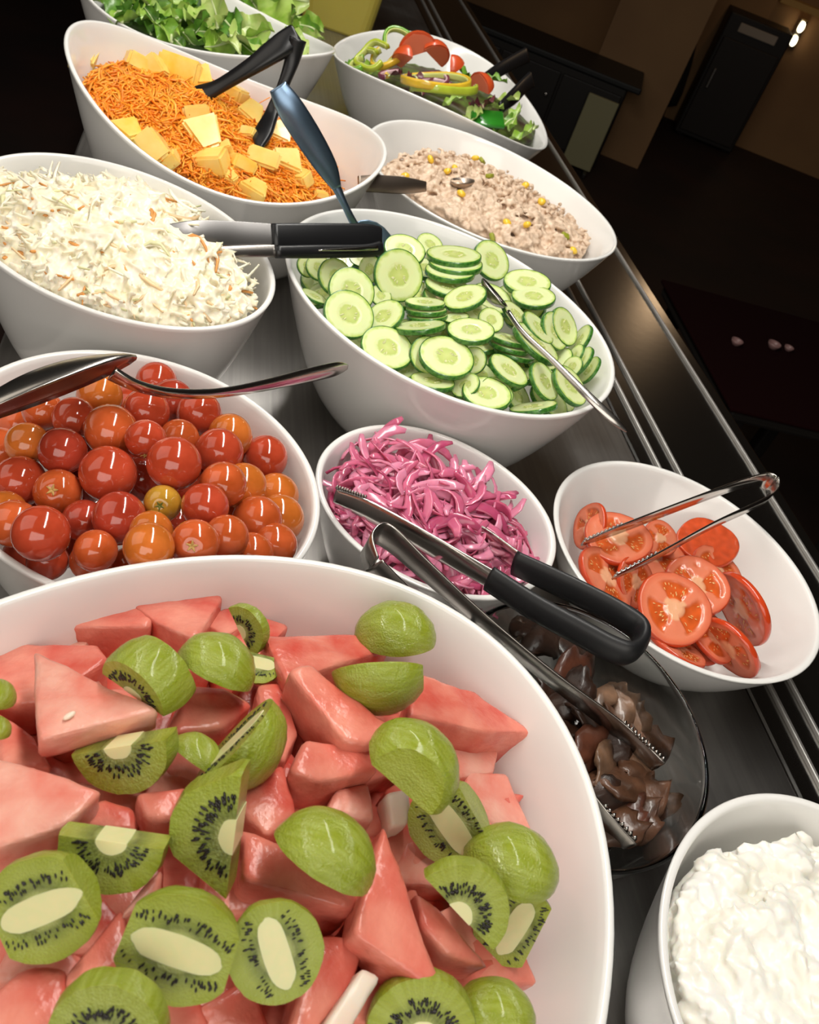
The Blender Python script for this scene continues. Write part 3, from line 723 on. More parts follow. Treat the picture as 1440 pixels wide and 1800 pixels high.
    for gx, gy, c in [(248, 842, 'd'), (312, 920, 'd'), (150, 770, 'd'), (230, 700, 'r'), (430, 800, 'o'), (60, 890, 'd'), (120, 960, 'd'), (330, 850, 'r'), (410, 905, 'o'), (220, 800, 'd'), (360, 770, 'd'), (20, 740, 'o'), (300, 990, 'd'), (390, 990, 'o'), (20, 990, 'r'), (470, 945, 'o'), (100, 760, 'd'), (230, 1000, 'o'), (145, 850, 'd')]:
        T.append((gx, gy, 40, c, None))
    sf = B['cherry'].surf(-0.012, 0.030)
    C, R, Y = [], [], []
    for i, t in enumerate(T):
        d = nrm(ray(t[0], t[1])); p = at_surf(t[0], t[1], sf)
        dist = (p - EYE) @ d + (0 if t[4] else 0.034) + (0.012 if t[4] and t[4].startswith('lowest') else 0)
        C.append(dist); Y.append(d); R.append(t[2] / F * (d @ VW))
    C = np.array(C); Y = np.array(Y); R = np.array(R); base = C.copy()
    for it in range(400):
        P = EYE + Y * C[:, None]; rad = R * C
        D = P[:, None] - P[None]; dist = np.linalg.norm(D, axis=2) + np.eye(len(C)) * 9
        ov = (rad[:, None] + rad[None]) * 0.985 - dist
        mv = np.zeros(len(C))
        ii, jj = np.where(np.triu(ov, 1) > 0)
        for i, j in zip(ii, jj):
            s = 1 if C[i] > C[j] or (C[i] == C[j] and i > j) else -1
            mv[i] += s * ov[i, j] * 0.5; mv[j] -= s * ov[i, j] * 0.5
        C += np.clip(mv, -.002, .002) + (base - C) * 0.004
        for i in range(len(C)):
            p = EYE + Y[i] * C[i]; fl = CZ + B['cherry'].floor(p[0], p[1]) + rad[i] * 0.25
            if p[2] < fl: C[i] -= (fl - p[2]) * 0.5
    for i, t in enumerate(T):
        o = link('cherry_tomato', me[t[3]])
        zdir = view(*t[6]) if len(t) > 6 else nrm(np.array((random.uniform(-1, 1), random.uniform(-1, 1), random.uniform(-.9, .2))) + VW * 0.8)
        pc = EYE + Y[i] * C[i]; rr = R[i] * C[i]
        for it in range(14):
            if not B['cherry'].hits([pc + rr * np.array((math.cos(a) * c_, math.sin(a) * c_, s_)) for a in np.linspace(0, 6.283, 11)[:-1] for c_, s_ in ((1, 0), (.7, -.7))]): break
            pc = pc + nrm(np.array((B['cherry'].cx - pc[0], B['cherry'].cy - pc[1], .0))) * .0022 + np.array((0, 0, .0004))
        place(o, pc, basis(zdir, (random.uniform(-1, 1), 1, 0)), float(R[i] * C[i]))
        tag(o, t[4] or 'cherry tomato lying underneath the upper layer in its bowl', 'tomato', 'cherry tomatoes in the round bowl' if t[4] else 'cherry tomatoes buried in the round bowl')
        if len(t) > 6: link('stem_scar', scar if t[5] == 's' else scar_g, o)
cherry()

# ------------------------------------------------------------------ cucumber slices
def cucumber():
    mf = mat('cucumber_flesh', (0.62, 0.70, 0.30), 0.25, 0.5, sss=0.3, ssr=(0.003, 0, 0), coat=0.25)
    t = mf.node_tree; n = t.nodes; b = n['Principled BSDF']; L = t.links.new
    tc = n.new('ShaderNodeTexCoord'); mp = n.new('ShaderNodeMapping'); mp.inputs['Scale'].default_value = (1, 1, 0)
    L(tc.outputs['Object'], mp.inputs['Vector'])
    no = n.new('ShaderNodeTexNoise'); no.inputs['Scale'].default_value = 3.2; no.inputs['Detail'].default_value = 3; L(mp.outputs[0], no.inputs['Vector'])
    ln = n.new('ShaderNodeVectorMath'); ln.operation = 'LENGTH'; L(mp.outputs[0], ln.inputs[0])
    ad = n.new('ShaderNodeMath'); ad.operation = 'MULTIPLY_ADD'; ad.inputs[1].default_value = 0.28; L(no.outputs['Fac'], ad.inputs[0])
    sb = n.new('ShaderNodeMath'); sb.operation = 'SUBTRACT'; sb.inputs[1].default_value = 0.14; L(ln.outputs['Value'], sb.inputs[0]); L(sb.outputs[0], ad.inputs[2])
    cr = n.new('ShaderNodeValToRGB'); e = cr.color_ramp.elements
    e[0].position = 0; e[0].color = (0.60, 0.66, 0.24, 1); e[1].position = 1; e[1].color = (0.30, 0.46, 0.07, 1)
    for p, c in ((.22, (.52, .60, .18, 1)), (.36, (.48, .57, .16, 1)), (.44, (.69, .75, .38, 1)), (.80, (.71, .78, .41, 1)), (.93, (.50, .63, .16, 1))):
        x = e.new(p); x.color = c
    L(ad.outputs[0], cr.inputs['Fac']); L(cr.outputs['Color'], b.inputs['Base Color'])
    mk = mat('cucumber_skin', (0.018, 0.10, 0.012), 0.25, 0.5, coat=0.3, var=(0.07, 0.22, 0.03), vscale=7)
    msd = mat('cucumber_seed', (0.66, 0.66, 0.34), 0.3)
    H = 0.20; NS = 40
    def ring(r, z): return [(r * math.cos(a), r * math.sin(a), z) for a in np.linspace(0, 2 * math.pi, NS + 1)[:-1]]
    v, f = loft([ring(.02, -H / 2), ring(.975, -H / 2), ring(.975, H / 2), ring(.9, H / 2 + .004), ring(.5, H / 2 + .006), ring(.40, H / 2 - .004), ring(.03, H / 2 - .006)])
    flesh = mesh('cucumber_slice', v, f, mf, smooth=False)
    v, f = loft([ring(.955, -H / 2 - .002), ring(.99, -H / 2), ring(1.0, -H / 4), ring(1.0, H / 4), ring(.99, H / 2), ring(.955, H / 2 + .004)], caps=False)
    skin = mesh('skin', v, f, mk)
    sp, sd = [], []
    for k in range(3):
        for j in range(6):
            a = 2 * math.pi * (k / 3) + random.uniform(-.55, .55); r = random.uniform(.2, .37); sp.append((r * math.cos(a), r * math.sin(a), H / 2 - .002)); sd.append((math.cos(a), math.sin(a), 0))
    seeds = mesh('seeds', *seed_mesh(sp, sd, (0, 0, 1), .13), msd)
    # cx cy a b angle layer label   (enlarged coordinates of the bowl's part of the photograph)
    C = [
        (495, 325, 104, 95, 70, 5, 'round cucumber slice facing straight out, just below the tong handle'),
        (310, 385, 95, 84, 40, 4, 'greyish round cucumber slice beside the facing one'),
        (265, 490, 104, 88, 35, 5, 'big round cucumber slice resting on the near rim'),
        (440, 490, 85, 55, -30, 3, 'tilted cucumber slice below the greyish round one'),
        (420, 640, 108, 80, 25, 4, 'big cucumber slice at the near rim, second from the slaw end'),
        (685, 650, 113, 76, 20, 5, 'large oval cucumber slice at the centre of the near side'),
        (610, 640, 76, 68, 65, 3, 'cucumber slice tucked behind the large oval one'),
        (782, 546, 95, 46, 5, 6, 'bright oval cucumber slice in the middle of the bowl'),
        (760, 415, 88, 44, -15, 5, 'oval cucumber slice just before the spoon bowl'),
        (582, 530, 102, 20, -4, 4, 'cucumber slice seen almost edge on, left of the bright oval one'),
        (715, 250, 110, 33, 5, 6, 'top slice of the flat cucumber stack at the far side'),
        (722, 283, 108, 34, 5, 5, 'second slice of the flat cucumber stack at the far side'),
        (700, 312, 100, 34, 6, 4, 'third slice of the flat cucumber stack at the far side'),
        (862, 266, 84, 60, 55, 5, 'cucumber slice leaning on the far rim behind the spoon bowl'),
        (1005, 356, 95, 47, 8, 5, 'wide cucumber slice on the rail side of the spoon bowl'),
        (1030, 412, 88, 40, 6, 4, 'cucumber slice under the wide one on the rail side of the spoon'),
        (1150, 528, 80, 42, 68, 5, 'upright cucumber slice against the rail-side wall'),
        (1112, 545, 80, 40, 68, 4, 'cucumber slice behind the upright one at the rail-side wall'),
        (555, 152, 66, 46, 15, 3, 'cucumber slice topmost at the far wall'),
        (620, 204, 56, 38, 30, 2, 'small cucumber slice below the topmost one'),
        (520, 226, 84, 55, 18, 3, 'cucumber slice behind the facing one, beside the tong handle'),
        (850, 815, 100, 62, 15, 4, 'cucumber slice lowest on the near rim'),
        (885, 785, 70, 48, 35, 3, 'cucumber slice behind the lowest one on the near rim'),
        (1046, 535, 82, 28, 48, 4, 'cucumber slice just beyond the spoon handle'),
        (1038, 596, 112, 34, 42, 4, 'long narrow-looking cucumber slice right under the spoon handle'),
        (930, 702, 90, 38, 38, 4, 'slanting cucumber slice below the fan of thin edges'),
        (1070, 745, 84, 40, 62, 4, 'first of two leaning cucumber slices before the spoon handle end'),
        (1172, 762, 92, 44, 55, 4, 'second of two leaning cucumber slices, under the spoon handle end'),
        (1030, 850, 96, 18, -8, 3, 'flat cucumber slice against the near rim at the rail end'),
        (762, 760, 60, 44, -30, 3, 'half-hidden cucumber slice under the large oval one'),
        (628, 756, 90, 30, 10, 3, 'dark-edged cucumber slice against the near rim below the large oval one'),
        (492, 602, 50, 40, 45, 2, 'cucumber slice behind the big one at the near rim'),
        (1215, 585, 72, 26, -58, 4, 'uppermost of the cucumber slices fanned against the rail-end wall'),
        (1222, 665, 66, 24, -55, 4, 'middle one of the cucumber slices fanned against the rail-end wall'),
        (1252, 700, 62, 24, -55, 3, 'lowest of the cucumber slices fanned against the rail-end wall'),
        (1185, 686, 46, 34, -50, 3, 'small cucumber slice before the fan at the rail-end wall'),
        (652, 168, 46, 12, 72, 2, 'first edge-on cucumber slice of the row at the far rim'),
        (678, 165, 48, 13, 72, 3, 'second edge-on cucumber slice of the row at the far rim'),
        (704, 166, 50, 15, 72, 4, 'third edge-on cucumber slice of the row at the far rim'),
        (742, 176, 50, 24, 66, 4, 'fourth cucumber slice of the row at the far rim, half turned'),
        (785, 195, 48, 34, 60, 5, 'last cucumber slice of the row at the far rim, facing out'),
        (246, 332, 76, 64, 62, 3, 'cucumber slice behind the greyish round one, towards the slaw'),
        (182, 296, 56, 46, 40, 2, 'cucumber slice at the slaw-side wall, under the tong handle'),
        (132, 290, 44, 34, 60, 2, 'cucumber slice against the slaw-side wall'),
        (262, 270, 60, 34, 10, 2, 'cucumber slice directly below the tong handle'),
        (350, 262, 50, 30, 15, 2, 'cucumber slice peeping out below the tong handle middle'),
        (385, 300, 44, 56, 10, 3, 'cucumber slice squeezed behind the facing one'),
        (690, 372, 92, 34, 12, 2, 'dark wet cucumber slice in the hollow below the flat stack'),
        (602, 436, 80, 18, 4, 3, 'top slice of the low cucumber pile in the hollow'),
        (606, 464, 82, 16, 2, 2, 'middle slice of the low cucumber pile in the hollow'),
        (610, 490, 82, 16, 0, 1, 'bottom slice of the low cucumber pile in the hollow'),
        (724, 494, 52, 20, -5, 3, 'thin cucumber slice behind the bright oval one'),
        (925, 578, 80, 15, 16, 3, 'upper of the thin cucumber edges beside the bright oval one'),
        (932, 608, 82, 15, 16, 2, 'middle of the thin cucumber edges beside the bright oval one'),
        (952, 638, 86, 15, 16, 1, 'lower of the thin cucumber edges beside the bright oval one'),
        (862, 502, 54, 44, 40, 4, 'shiny cucumber slice between the spoon neck and the bright oval one'),
        (815, 478, 66, 36, 20, 3, 'cucumber slice behind the shiny one'),
        (958, 480, 70, 25, 45, 3, 'cucumber slice hidden behind the spoon neck'),
        (1138, 452, 42, 40, 30, 3, 'cucumber slice at the far wall beyond the upright one'),
        (948, 286, 36, 44, 20, 2, 'cucumber slice at the far rim behind the leaning one'),
        (425, 405, 46, 38, 40, 2, 'cucumber slice in the gap between the greyish and the facing ones'),
        (792, 662, 52, 56, 30, 3, 'cucumber slice behind the large oval one, rail side'),
        (1190, 650, 60, 24, -55, 2, 'thin cucumber slice behind the small one at the rail-end wall'),
        (150, 410, 56, 16, 28, 2, 'edge-on cucumber slice at the near rim by the slaw'),
    ]
    for gx, gy in [(640, 600), (720, 700), (880, 640), (1000, 690), (960, 800), (1100, 660), (560, 400), (480, 420), (360, 580), (540, 700), (820, 600), (860, 420), (940, 420), (680, 330), (600, 300), (820, 720), (1090, 820), (200, 400), (700, 560), (1010, 470), (660, 760), (750, 840), (1180, 830), (110, 340), (950, 740), (1060, 700), (520, 560), (660, 440)]:
        C.append((gx, gy, 88, random.uniform(30, 60), random.uniform(-30, 60), -2.2, None))
    sf = B['cucumber'].surf(-0.020, 0.026)
    for cx, cy, a, bb, ang, lay, lab in C:
        px, py = 480 + cx / 2.25, 340 + cy / 2.25
        if bb > a: a, bb, ang = bb, a, ang + 90
        p = at_surf(px, py, lambda x, y: sf(x, y) + lay * 0.0032 - 0.006)
        R = a / 2.25 * depth(p) / F
        co = min(0.99, bb / a); si = math.sqrt(1 - co * co)
        th = math.radians(ang); maj = (math.cos(th), -math.sin(th))
        mi = (-maj[1], maj[0])
        if mi[1] < 0: mi = (-mi[0], -mi[1])
        rd = nrm(EYE - p); rx = nrm(VX - rd * (VX @ rd)); ry = np.cross(rd, rx)
        nn = rd * co + (rx * mi[0] + ry * mi[1]) * si
        q0, r0 = p, R
        for it in range(16):
            Rm = basis(nn, (1, .2, .3))
            if not B['cucumber'].hits([p + np.array(Rm @ Vector((R * math.cos(k), R * math.sin(k), s * R * .1))) for k in np.linspace(0, 6.283, 13)[:-1] for s in (-1, 1)]): break
            cc = nrm(np.array((B['cucumber'].cx - p[0], B['cucumber'].cy - p[1], 0.0))); p = p + cc * .0025 + np.array((0, 0, .0004)); R = r0 * depth(p) / depth(q0)
        o = link('cucumber_slice', flesh); place(o, p, basis(nn, (random.uniform(-1, 1), random.uniform(-1, 1), .3)), R)
        tag(o, lab or 'cucumber slice buried under the upper slices in the bowl', 'cucumber', 'cucumber slices in the wide bowl' if lab else 'cucumber slices buried in the wide bowl')
        link('skin', skin, o); s = link('seeds', seeds, o); s['kind'] = 'stuff'
cucumber()

# ------------------------------------------------------------------ tomato slices
def tomato_slices():
    mf = mat('tomato_slice_flesh', (0.6, 0.1, 0.05), 0.22, 0.5, coat=0.3, sss=0.2, ssr=(0.003, 0, 0), vcol=True, bump=0.2, bscale=9)
    mk = mat('tomato_slice_skin', (0.58, 0.055, 0.012), 0.15, 0.5, coat=0.4)
    msd = mat('tomato_seed', (0.80, 0.42, 0.14), 0.2, 0.5, coat=0.4)
    sf = B['tomato'].surf(-0.024, 0.014)
    T = [
        (675, 842, 204, 172, 55, 5, 'largest tomato slice, facing out in the middle of the near side'),
        (790, 725, 176, 150, 40, 3.4, 'tomato slice tucked behind the largest one'),
        (378, 470, 180, 128, 20, 3.6, 'seedy tomato slice under the tip of the upper tong arm'),
        (190, 390, 128, 76, 108, 1.5, 'narrow-looking tomato slice leaning on the onion-side wall'),
        (262, 690, 190, 92, 58, 2.2, 'tomato slice curling at the near rim under the lower tong tip'),
        (850, 492, 162, 116, 25, 1.5, 'plain tomato end slice topmost at the far wall'),
        (1038, 838, 208, 92, 65, 2.0, 'tomato slice leaning on the rail-side wall'),
        (985, 1085, 190, 84, 48, 1.6, 'tomato slice lowest at the near rim, rail side'),
        (1085, 1130, 110, 46, 60, .6, 'wet tomato slice tip at the bottom of the rail-side wall'),
        (690, 1085, 165, 48, 36, 1.4, 'tomato slice under the largest one at the near rim'),
        (600, 470, 100, 84, 60, 1.6, 'pinkish tomato slice between the two tong arms'),
        (470, 700, 140, 86, 85, .4, 'dark tomato slice deep in the hollow behind the tong tip'),
        (900, 640, 150, 90, 50, .2, 'tomato slice deep below the far end slice'),
        (880, 990, 150, 80, 60, .6, 'tomato slice between the largest and the lowest ones'),
        (560, 560, 190, 120, 30, -2.0, 'tomato slice at the bottom of the heap, far side'),
        (760, 960, 200, 120, 45, -2.0, 'tomato slice at the bottom of the heap, near side'),
        (340, 560, 150, 100, 50, -1.6, 'tomato slice at the bottom of the heap, onion side'),
    ]
    NS, H = 72, 0.17
    for i, (cx, cy, a, bb, ang, lay, lab) in enumerate(T):
        nl = random.choice((3, 3, 4)); ph = random.uniform(0, 6)
        plain = 'plain' in lab
        pts, cols = [], []
        rads = [0, .08, .16, .24, .30, .36, .43, .50, .57, .64, .70, .75, .80, .87, .94, .985]
        def loc(r, t):
            if plain: return 0
            k = math.cos(nl * (t - ph) + 1.5 * noise.noise(Vector((1.3 * math.cos(t), 1.3 * math.sin(t), i * 3.7)))) + .5 * noise.noise(Vector((4 * r * math.cos(t), 4 * r * math.sin(t), i * 5.1))); w = min(1, max(0, (k + .55) / .35)); inr = min(1, max(0, (r - .22) / .08)) * min(1, max(0, (.79 - r) / .06))
            return w * inr
        rings = []
        for r in rads:
            ring = []
            for j in range(NS):
                t = 2 * math.pi * j / NS; l = loc(r, t)
                wob = 1 + .03 * math.sin(nl * t + ph)
                x, y = r * wob * math.cos(t), r * wob * math.sin(t)
                nz = noise.noise(Vector((x * 5, y * 5, i)))
                ring.append((x, y, H / 2 - .05 * l + .018 * nz))
                if plain: c = np.array((.62, .085, .025)) * (1 + .25 * nz)
                else:
                    wall = np.array((.74, .22, .12)) if r > .3 else np.array((.80, .42, .24))
                    edge = np.array((.66, .13, .06)); c = wall * (1 - max(0, (r - .8) / .2)) + edge * max(0, (r - .8) / .2)
                    gel = np.array((.60, .10, .018)) * (1 + .35 * nz)
                    c = c * (1 - l) + gel * l
                cols.append(c)
            rings.append(ring)
        wob = lambda t: 1 + .03 * math.sin(nl * t + ph)
        rings.append([(.985 * wob(2 * math.pi * j / NS) * math.cos(2 * math.pi * j / NS), .985 * wob(2 * math.pi * j / NS) * math.sin(2 * math.pi * j / NS), -H / 2) for j in range(NS)]); cols += [np.array((.66, .13, .06))] * NS
        rings.append([(.02 * math.cos(2 * math.pi * j / NS), .02 * math.sin(2 * math.pi * j / NS), -H / 2) for j in range(NS)]); cols += [np.array((.66, .13, .06))] * NS
        rings[0] = [(p[0], p[1], H / 2) for p in rings[0]]
        v, f = loft(rings)
        px, py = 960 + cx / 3.0, 790 + cy / 3.0
        p = at_surf(px, py, lambda x, y: sf(x, y) + lay * 0.004 - 0.006)
        R = a / 3.0 * depth(p) / F
        co = min(.99, bb / a); si = math.sqrt(1 - co * co); th = math.radians(ang); maj = (math.cos(th), -math.sin(th)); mi = (-maj[1], maj[0])
        if mi[1] < 0: mi = (-mi[0], -mi[1])
        if ang > 45 and cx > 900 and 'rail' in lab: mi = (-mi[0], -mi[1]) if mi[0] > 0 else mi
        rd = nrm(EYE - p); rx = nrm(VX - rd * (VX @ rd)); ry = np.cross(rd, rx)
        nn = rd * co + (rx * mi[0] + ry * mi[1]) * si
        q0, r0 = p, R
        for it in range(14):
            Rm = basis(nn, (1, .3, .3))
            if not B['tomato'].hits([p + np.array(Rm @ Vector((R * math.cos(k), R * math.sin(k), s * R * .09))) for k in np.linspace(0, 6.283, 13)[:-1] for s in (-1, 1)]): break
            cc = nrm(np.array((B['tomato'].cx - p[0], B['tomato'].cy - p[1], 0.0))); p = p + cc * .002 + np.array((0, 0, .0004)); R = r0 * depth(p) / depth(q0)
        o = link('tomato_slice', mesh('tomato_slice', v, f, mf, cols=np.array(cols))); place(o, p, basis(nn, (1, .3, .3)), R)
        tag(o, lab, 'tomato', 'tomato slices in the rail-side bowl')
        sk = [[(r * wob(2 * math.pi * j / NS) * math.cos(2 * math.pi * j / NS), r * wob(2 * math.pi * j / NS) * math.sin(2 * math.pi * j / NS), z) for j in range(NS)] for r, z in ((.975, -H / 2 - .003), (1.0, -H / 2 + .02), (1.012, 0), (1.0, H / 2 - .02), (.975, H / 2 + .006))]
        v, f = loft(sk, caps=False); link('skin', mesh('skin', v, f, mk), o)
        if not plain:
            sp, sd = [], []
            for k in range(120):
                t = random.uniform(0, 6.28); r = random.uniform(.34, .72)
                if loc(r, t) > .8 and len(sp) < 34: sp.append((r * math.cos(t), r * math.sin(t), H / 2 - .035)); sd.append((math.cos(t), math.sin(t), 0))
            s = link('seeds', mesh('seeds', *seed_mesh(sp, sd, (0, 0, 1), .085), msd), o); s['kind'] = 'stuff'
tomato_slices()
#PART3

# ------------------------------------------------------------------ heaps nobody could count
def strands(P, D, N, L, W, T, curl, lift, K=6):
    P, D, N = np.array(P), np.array(D), np.array(N)
    S_ = np.cross(N, D); S_ /= np.linalg.norm(S_, axis=1)[:, None]
    n = len(P); V = np.zeros((n, K, 4, 3)); ks = np.linspace(-.5, .5, K)
    for i, k in enumerate(ks):
        c = P + D * (L * k)[:, None] + S_ * (curl * L * (4 * k * k - .4))[:, None] + N * (lift * L * (.35 - 4 * k * k))[:, None]
        tp = 0.55 if i in (0, K - 1) else 1.0
        for j, (a, b) in enumerate(((-1, -1), (1, -1), (1, 1), (-1, 1))):
            V[:, i, j] = c + S_ * (a * W * .5 * tp)[:, None] + N * (b * T * .5)[:, None]
    V = V.reshape(-1, 3); F_ = []
    for m in range(n):
        b = m * K * 4
        for i in range(K - 1):
            for j in range(4):
                k = (j + 1) % 4; F_.append((b + i * 4 + j, b + i * 4 + k, b + i * 4 + 4 + k, b + i * 4 + 4 + j))
        F_.append((b + 3, b + 2, b + 1, b)); e = b + (K - 1) * 4; F_.append((e, e + 1, e + 2, e + 3))
    return V, F_
def unit_rows(a): return a / np.linalg.norm(a, axis=1)[:, None]
def heap_of_strands(name, label, cat, bowl, poly, sf, n, L, W, T, pal, m, curl=(.0, .25), lift=(-.05, .18), up=(-.003, .004), base=None, seed=3, amp=.003, tilt=.35, main_dir=None, sink=.002, lumps=0, bed=True):
    r = np.random.default_rng(seed)
    v0, f0 = mound(bowl, poly, sf, amp, sink=sink)
    if not bed: v0, f0 = np.zeros((0, 3)), []
    c0 = np.tile(np.array(base), (len(v0), 1)) * 0.8
    P = np.array([at_surf(x, y, sf) for x, y in in_poly(poly, n, seed)])
    P[:, 2] += r.uniform(*up, n) - sink + amp * np.array([noise.noise(Vector((p[0] * 60, p[1] * 60, 1))) + .6 * noise.noise(Vector((p[0] * 162, p[1] * 162, 4))) for p in P])
    a = r.uniform(0, math.pi, n) if main_dir is None else r.normal(main_dir, .55, n)
    D = np.stack([np.cos(a), np.sin(a), r.normal(0, tilt, n)], 1); D = unit_rows(D)
    N = np.stack([r.normal(0, .4, n), r.normal(0, .4, n), np.ones(n)], 1); N = N - D * (N * D).sum(1)[:, None]; N = unit_rows(N)
    Ls, Ws = r.uniform(*L, n), r.uniform(*W, n)
    sg = r.choice((-1, 1), n)
    # keep each shred inside the bowl
    ok = np.ones(n, dtype=bool)
    for i in range(n):
        for it in range(14):
            bad = False
            for s in (-.5, 0, .5):
                e = P[i] + D[i] * Ls[i] * s
                if bowl.rho(e[0], e[1]) > .925 or e[2] < bowl.floor(e[0], e[1]) + CZ + .003: bad = True; break
            if not bad: break
            P[i, 0] += (bowl.cx - P[i, 0]) * .025; P[i, 1] += (bowl.cy - P[i, 1]) * .025; Ls[i] *= .93; D[i, 2] *= .7
        ok[i] = not bad
    P, D, N, Ls, Ws, sg = P[ok], D[ok], N[ok], Ls[ok], Ws[ok], sg[ok]; n = len(P)
    v, f = strands(P, D, N, Ls, Ws, r.uniform(*T, n), r.uniform(*curl, n) * sg * np.array([.2 if bowl.rho(p[0], p[1]) > .8 else 1. for p in P]), r.uniform(*lift, n))
    V4 = np.array(v).reshape(n, 24, 3); good = [i for i in range(n) if not bowl.hits(V4[i, ::2]) and all(bowl.rho(q[0], q[1]) < .96 for q in V4[i, ::8])]
    n = len(good); v = V4[good].reshape(-1, 3); f = f[:len(f) // len(V4) * n]
    wts = np.array([q[1] for q in pal]); ch = r.choice(len(pal), n, p=wts / wts.sum()); cl = np.array([q[0] for q in pal])[ch] * r.uniform(.82, 1.12, (n, 1))
    cols = np.r_[c0.reshape(-1, 3), np.repeat(cl, 24, axis=0)]
    extra, ec = [], []
    for (x, y) in in_poly(poly, lumps, seed + 1):           # clots of dressing
        p = at_surf(x, y, sf)
        if bowl.rho(p[0], p[1]) > .8: continue
        p[2] += -sink + amp * (noise.noise(Vector((p[0] * 60, p[1] * 60, 1))) + .6 * noise.noise(Vector((p[0] * 162, p[1] * 162, 4)))) - .001
        bm = bmesh.new(); bmesh.ops.create_icosphere(bm, subdivisions=3, radius=1); sz = r.uniform(.005, .013); ph = r.uniform(0, 50)
        q = np.array([w.co * (1 + .5 * noise.noise(w.co * 1.3 + Vector((ph, 0, 0))) + .3 * noise.noise(w.co * 4 + Vector((0, ph, 0)))) for w in bm.verts]) * sz
        q[:, 2] *= .35
        if bowl.hits((q + p)[::5]): bm.free(); continue
        extra.append((q + p, [tuple(k.index for k in w.verts) for w in bm.faces])); ec.append(np.tile(np.array((.95, .88, .74)), (len(q), 1))); bm.free()
    if extra: cols = np.r_[cols, np.concatenate(ec)]
    V, F_ = join([(v0, f0), (v, f)] + extra)
    V = np.array(V); c = V.mean(0); c[2] = CZ
    o = link(name, mesh(name, V - c, F_, m, cols=np.clip(cols, 0, .95))); o.location = tuple(c)
    return tag(o, label, cat, kind='stuff')

def carrot_bowl():
    b = B['carrot']; sf = b.surf(-.043, .030, tx=-.22)
    poly = [(152, 150), (160, 95), (200, 84), (235, 105), (300, 92), (350, 100), (385, 128), (425, 155), (470, 200), (525, 235), (575, 272), (596, 305), (575, 338), (530, 352), (450, 352), (385, 330), (330, 302), (262, 262), (200, 215), (165, 185)]
    m = mat('carrot_shreds', (.8, .2, .01), .35, .5, vcol=True)
    heap_of_strands('shredded_carrot', 'heap of fine orange carrot shreds in the wavy-rimmed bowl', 'carrot', b, poly, sf, 6000, (.018, .040), (.0012, .0021), (.0009, .0014), [((.95, .33, .022), 5), ((.95, .42, .045), 3), ((.88, .24, .012), 2)], m, base=(.95, .22, .012), seed=5, amp=.005, main_dir=2.0, tilt=.10, up=(-.0005, .004), curl=(.03, .35))
    mp = mat('pineapple_flesh', (.90, .54, .06), .28, .5, sss=.3, ssr=(.004, 0, 0), var=(.92, .66, .17), vscale=60, rnd=(.90, .70, .30), coat=.2)
    C = [(152, 105, 44, 'pineapple chunk highest on the far-end wall of the carrot bowl'), (246, 113, 46, 'pale pineapple chunk at the far edge of the carrot heap'), (276, 122, 36, 'small pineapple chunk beside the pale one at the far edge'), (322, 130, 66, 'largest pineapple chunk, just behind the tip of the black tongs'), (352, 142, 40, 'pineapple chunk under the long arm of the black tongs'), (415, 168, 46, 'pineapple chunk between the two black tong arms, upper'), (438, 200, 40, 'pineapple chunk between the two black tong arms, lower'), (345, 202, 44, 'pineapple chunk just under the tip of the long tong arm'), (226, 238, 48, 'golden pineapple chunk at the near rim, nearest the slaw'), (272, 262, 50, 'pale pineapple chunk second along the near rim'), (298, 284, 36, 'small pineapple chunk third along the near rim'), (360, 238, 56, 'bright pineapple chunk in the middle of the carrot heap'), (372, 286, 54, 'long pineapple chunk below the bright middle one'), (396, 262, 24, 'little pinkish pineapple bit beside the middle chunk'), (440, 236, 26, 'little pineapple bit next to the short tong tip'), (466, 284, 50, 'translucent pineapple chunk below the short tong tip'), (502, 286, 46, 'pineapple chunk behind the blue-grey handle, upper'), (530, 315, 36, 'pale pineapple chunk behind the blue-grey handle, lower'), (446, 336, 44, 'creamy pineapple chunk with sharp corner at the near rim'), (424, 290, 40, 'pineapple chunk amid shreds above the creamy cornered one'), (568, 284, 34, 'pineapple chunk at the rail-side end of the carrot heap'), (492, 236, 36, 'pale pineapple chunk beside the short tong arm'), (562, 343, 24, 'flat pineapple bit at the near rim by the cucumber bowl'), (405, 315, 30, 'small pineapple chunk left of the creamy cornered one')]
    for i, (x, y, s, lab) in enumerate(C):
        p = at_surf(x, y, lambda a, c: sf(a, c) + .004); w = 1.2 * s * depth(p) / F
        bm = bmesh.new(); k = random.uniform(.45, .75); hh = w * random.uniform(.5, .7)
        base = [(-.5, -.42), (.5, -.45), (k * .55, .45), (-k * .45, .42)]
        v = [bm.verts.new((q[0] * w, q[1] * w, z * hh)) for z in (-.5, .5) for q in base]
        for fc in ((3, 2, 1, 0), (4, 5, 6, 7), (0, 1, 5, 4), (1, 2, 6, 5), (2, 3, 7, 6), (3, 0, 4, 7)): bm.faces.new([v[j] for j in fc])
        bmesh.ops.bevel(bm, geom=bm.edges[:], offset=w * .07, segments=2, affect='EDGES')
        for q in bm.verts: q.co += Vector((1, 1, 1)) * (.0008 * noise.noise(q.co * 120 + Vector((i, 0, 0))))
        o = link('pineapple_chunk', bm_mesh('pineapple_chunk', bm, mp, smooth=False))
        place(o, p, basis(nrm(np.array((random.gauss(0, .5), random.gauss(-.2, .5), 1))), (math.cos(i * 2.1), math.sin(i * 2.1), 0)))
        tag(o, lab, 'pineapple', 'pineapple chunks in the carrot bowl')
carrot_bowl()

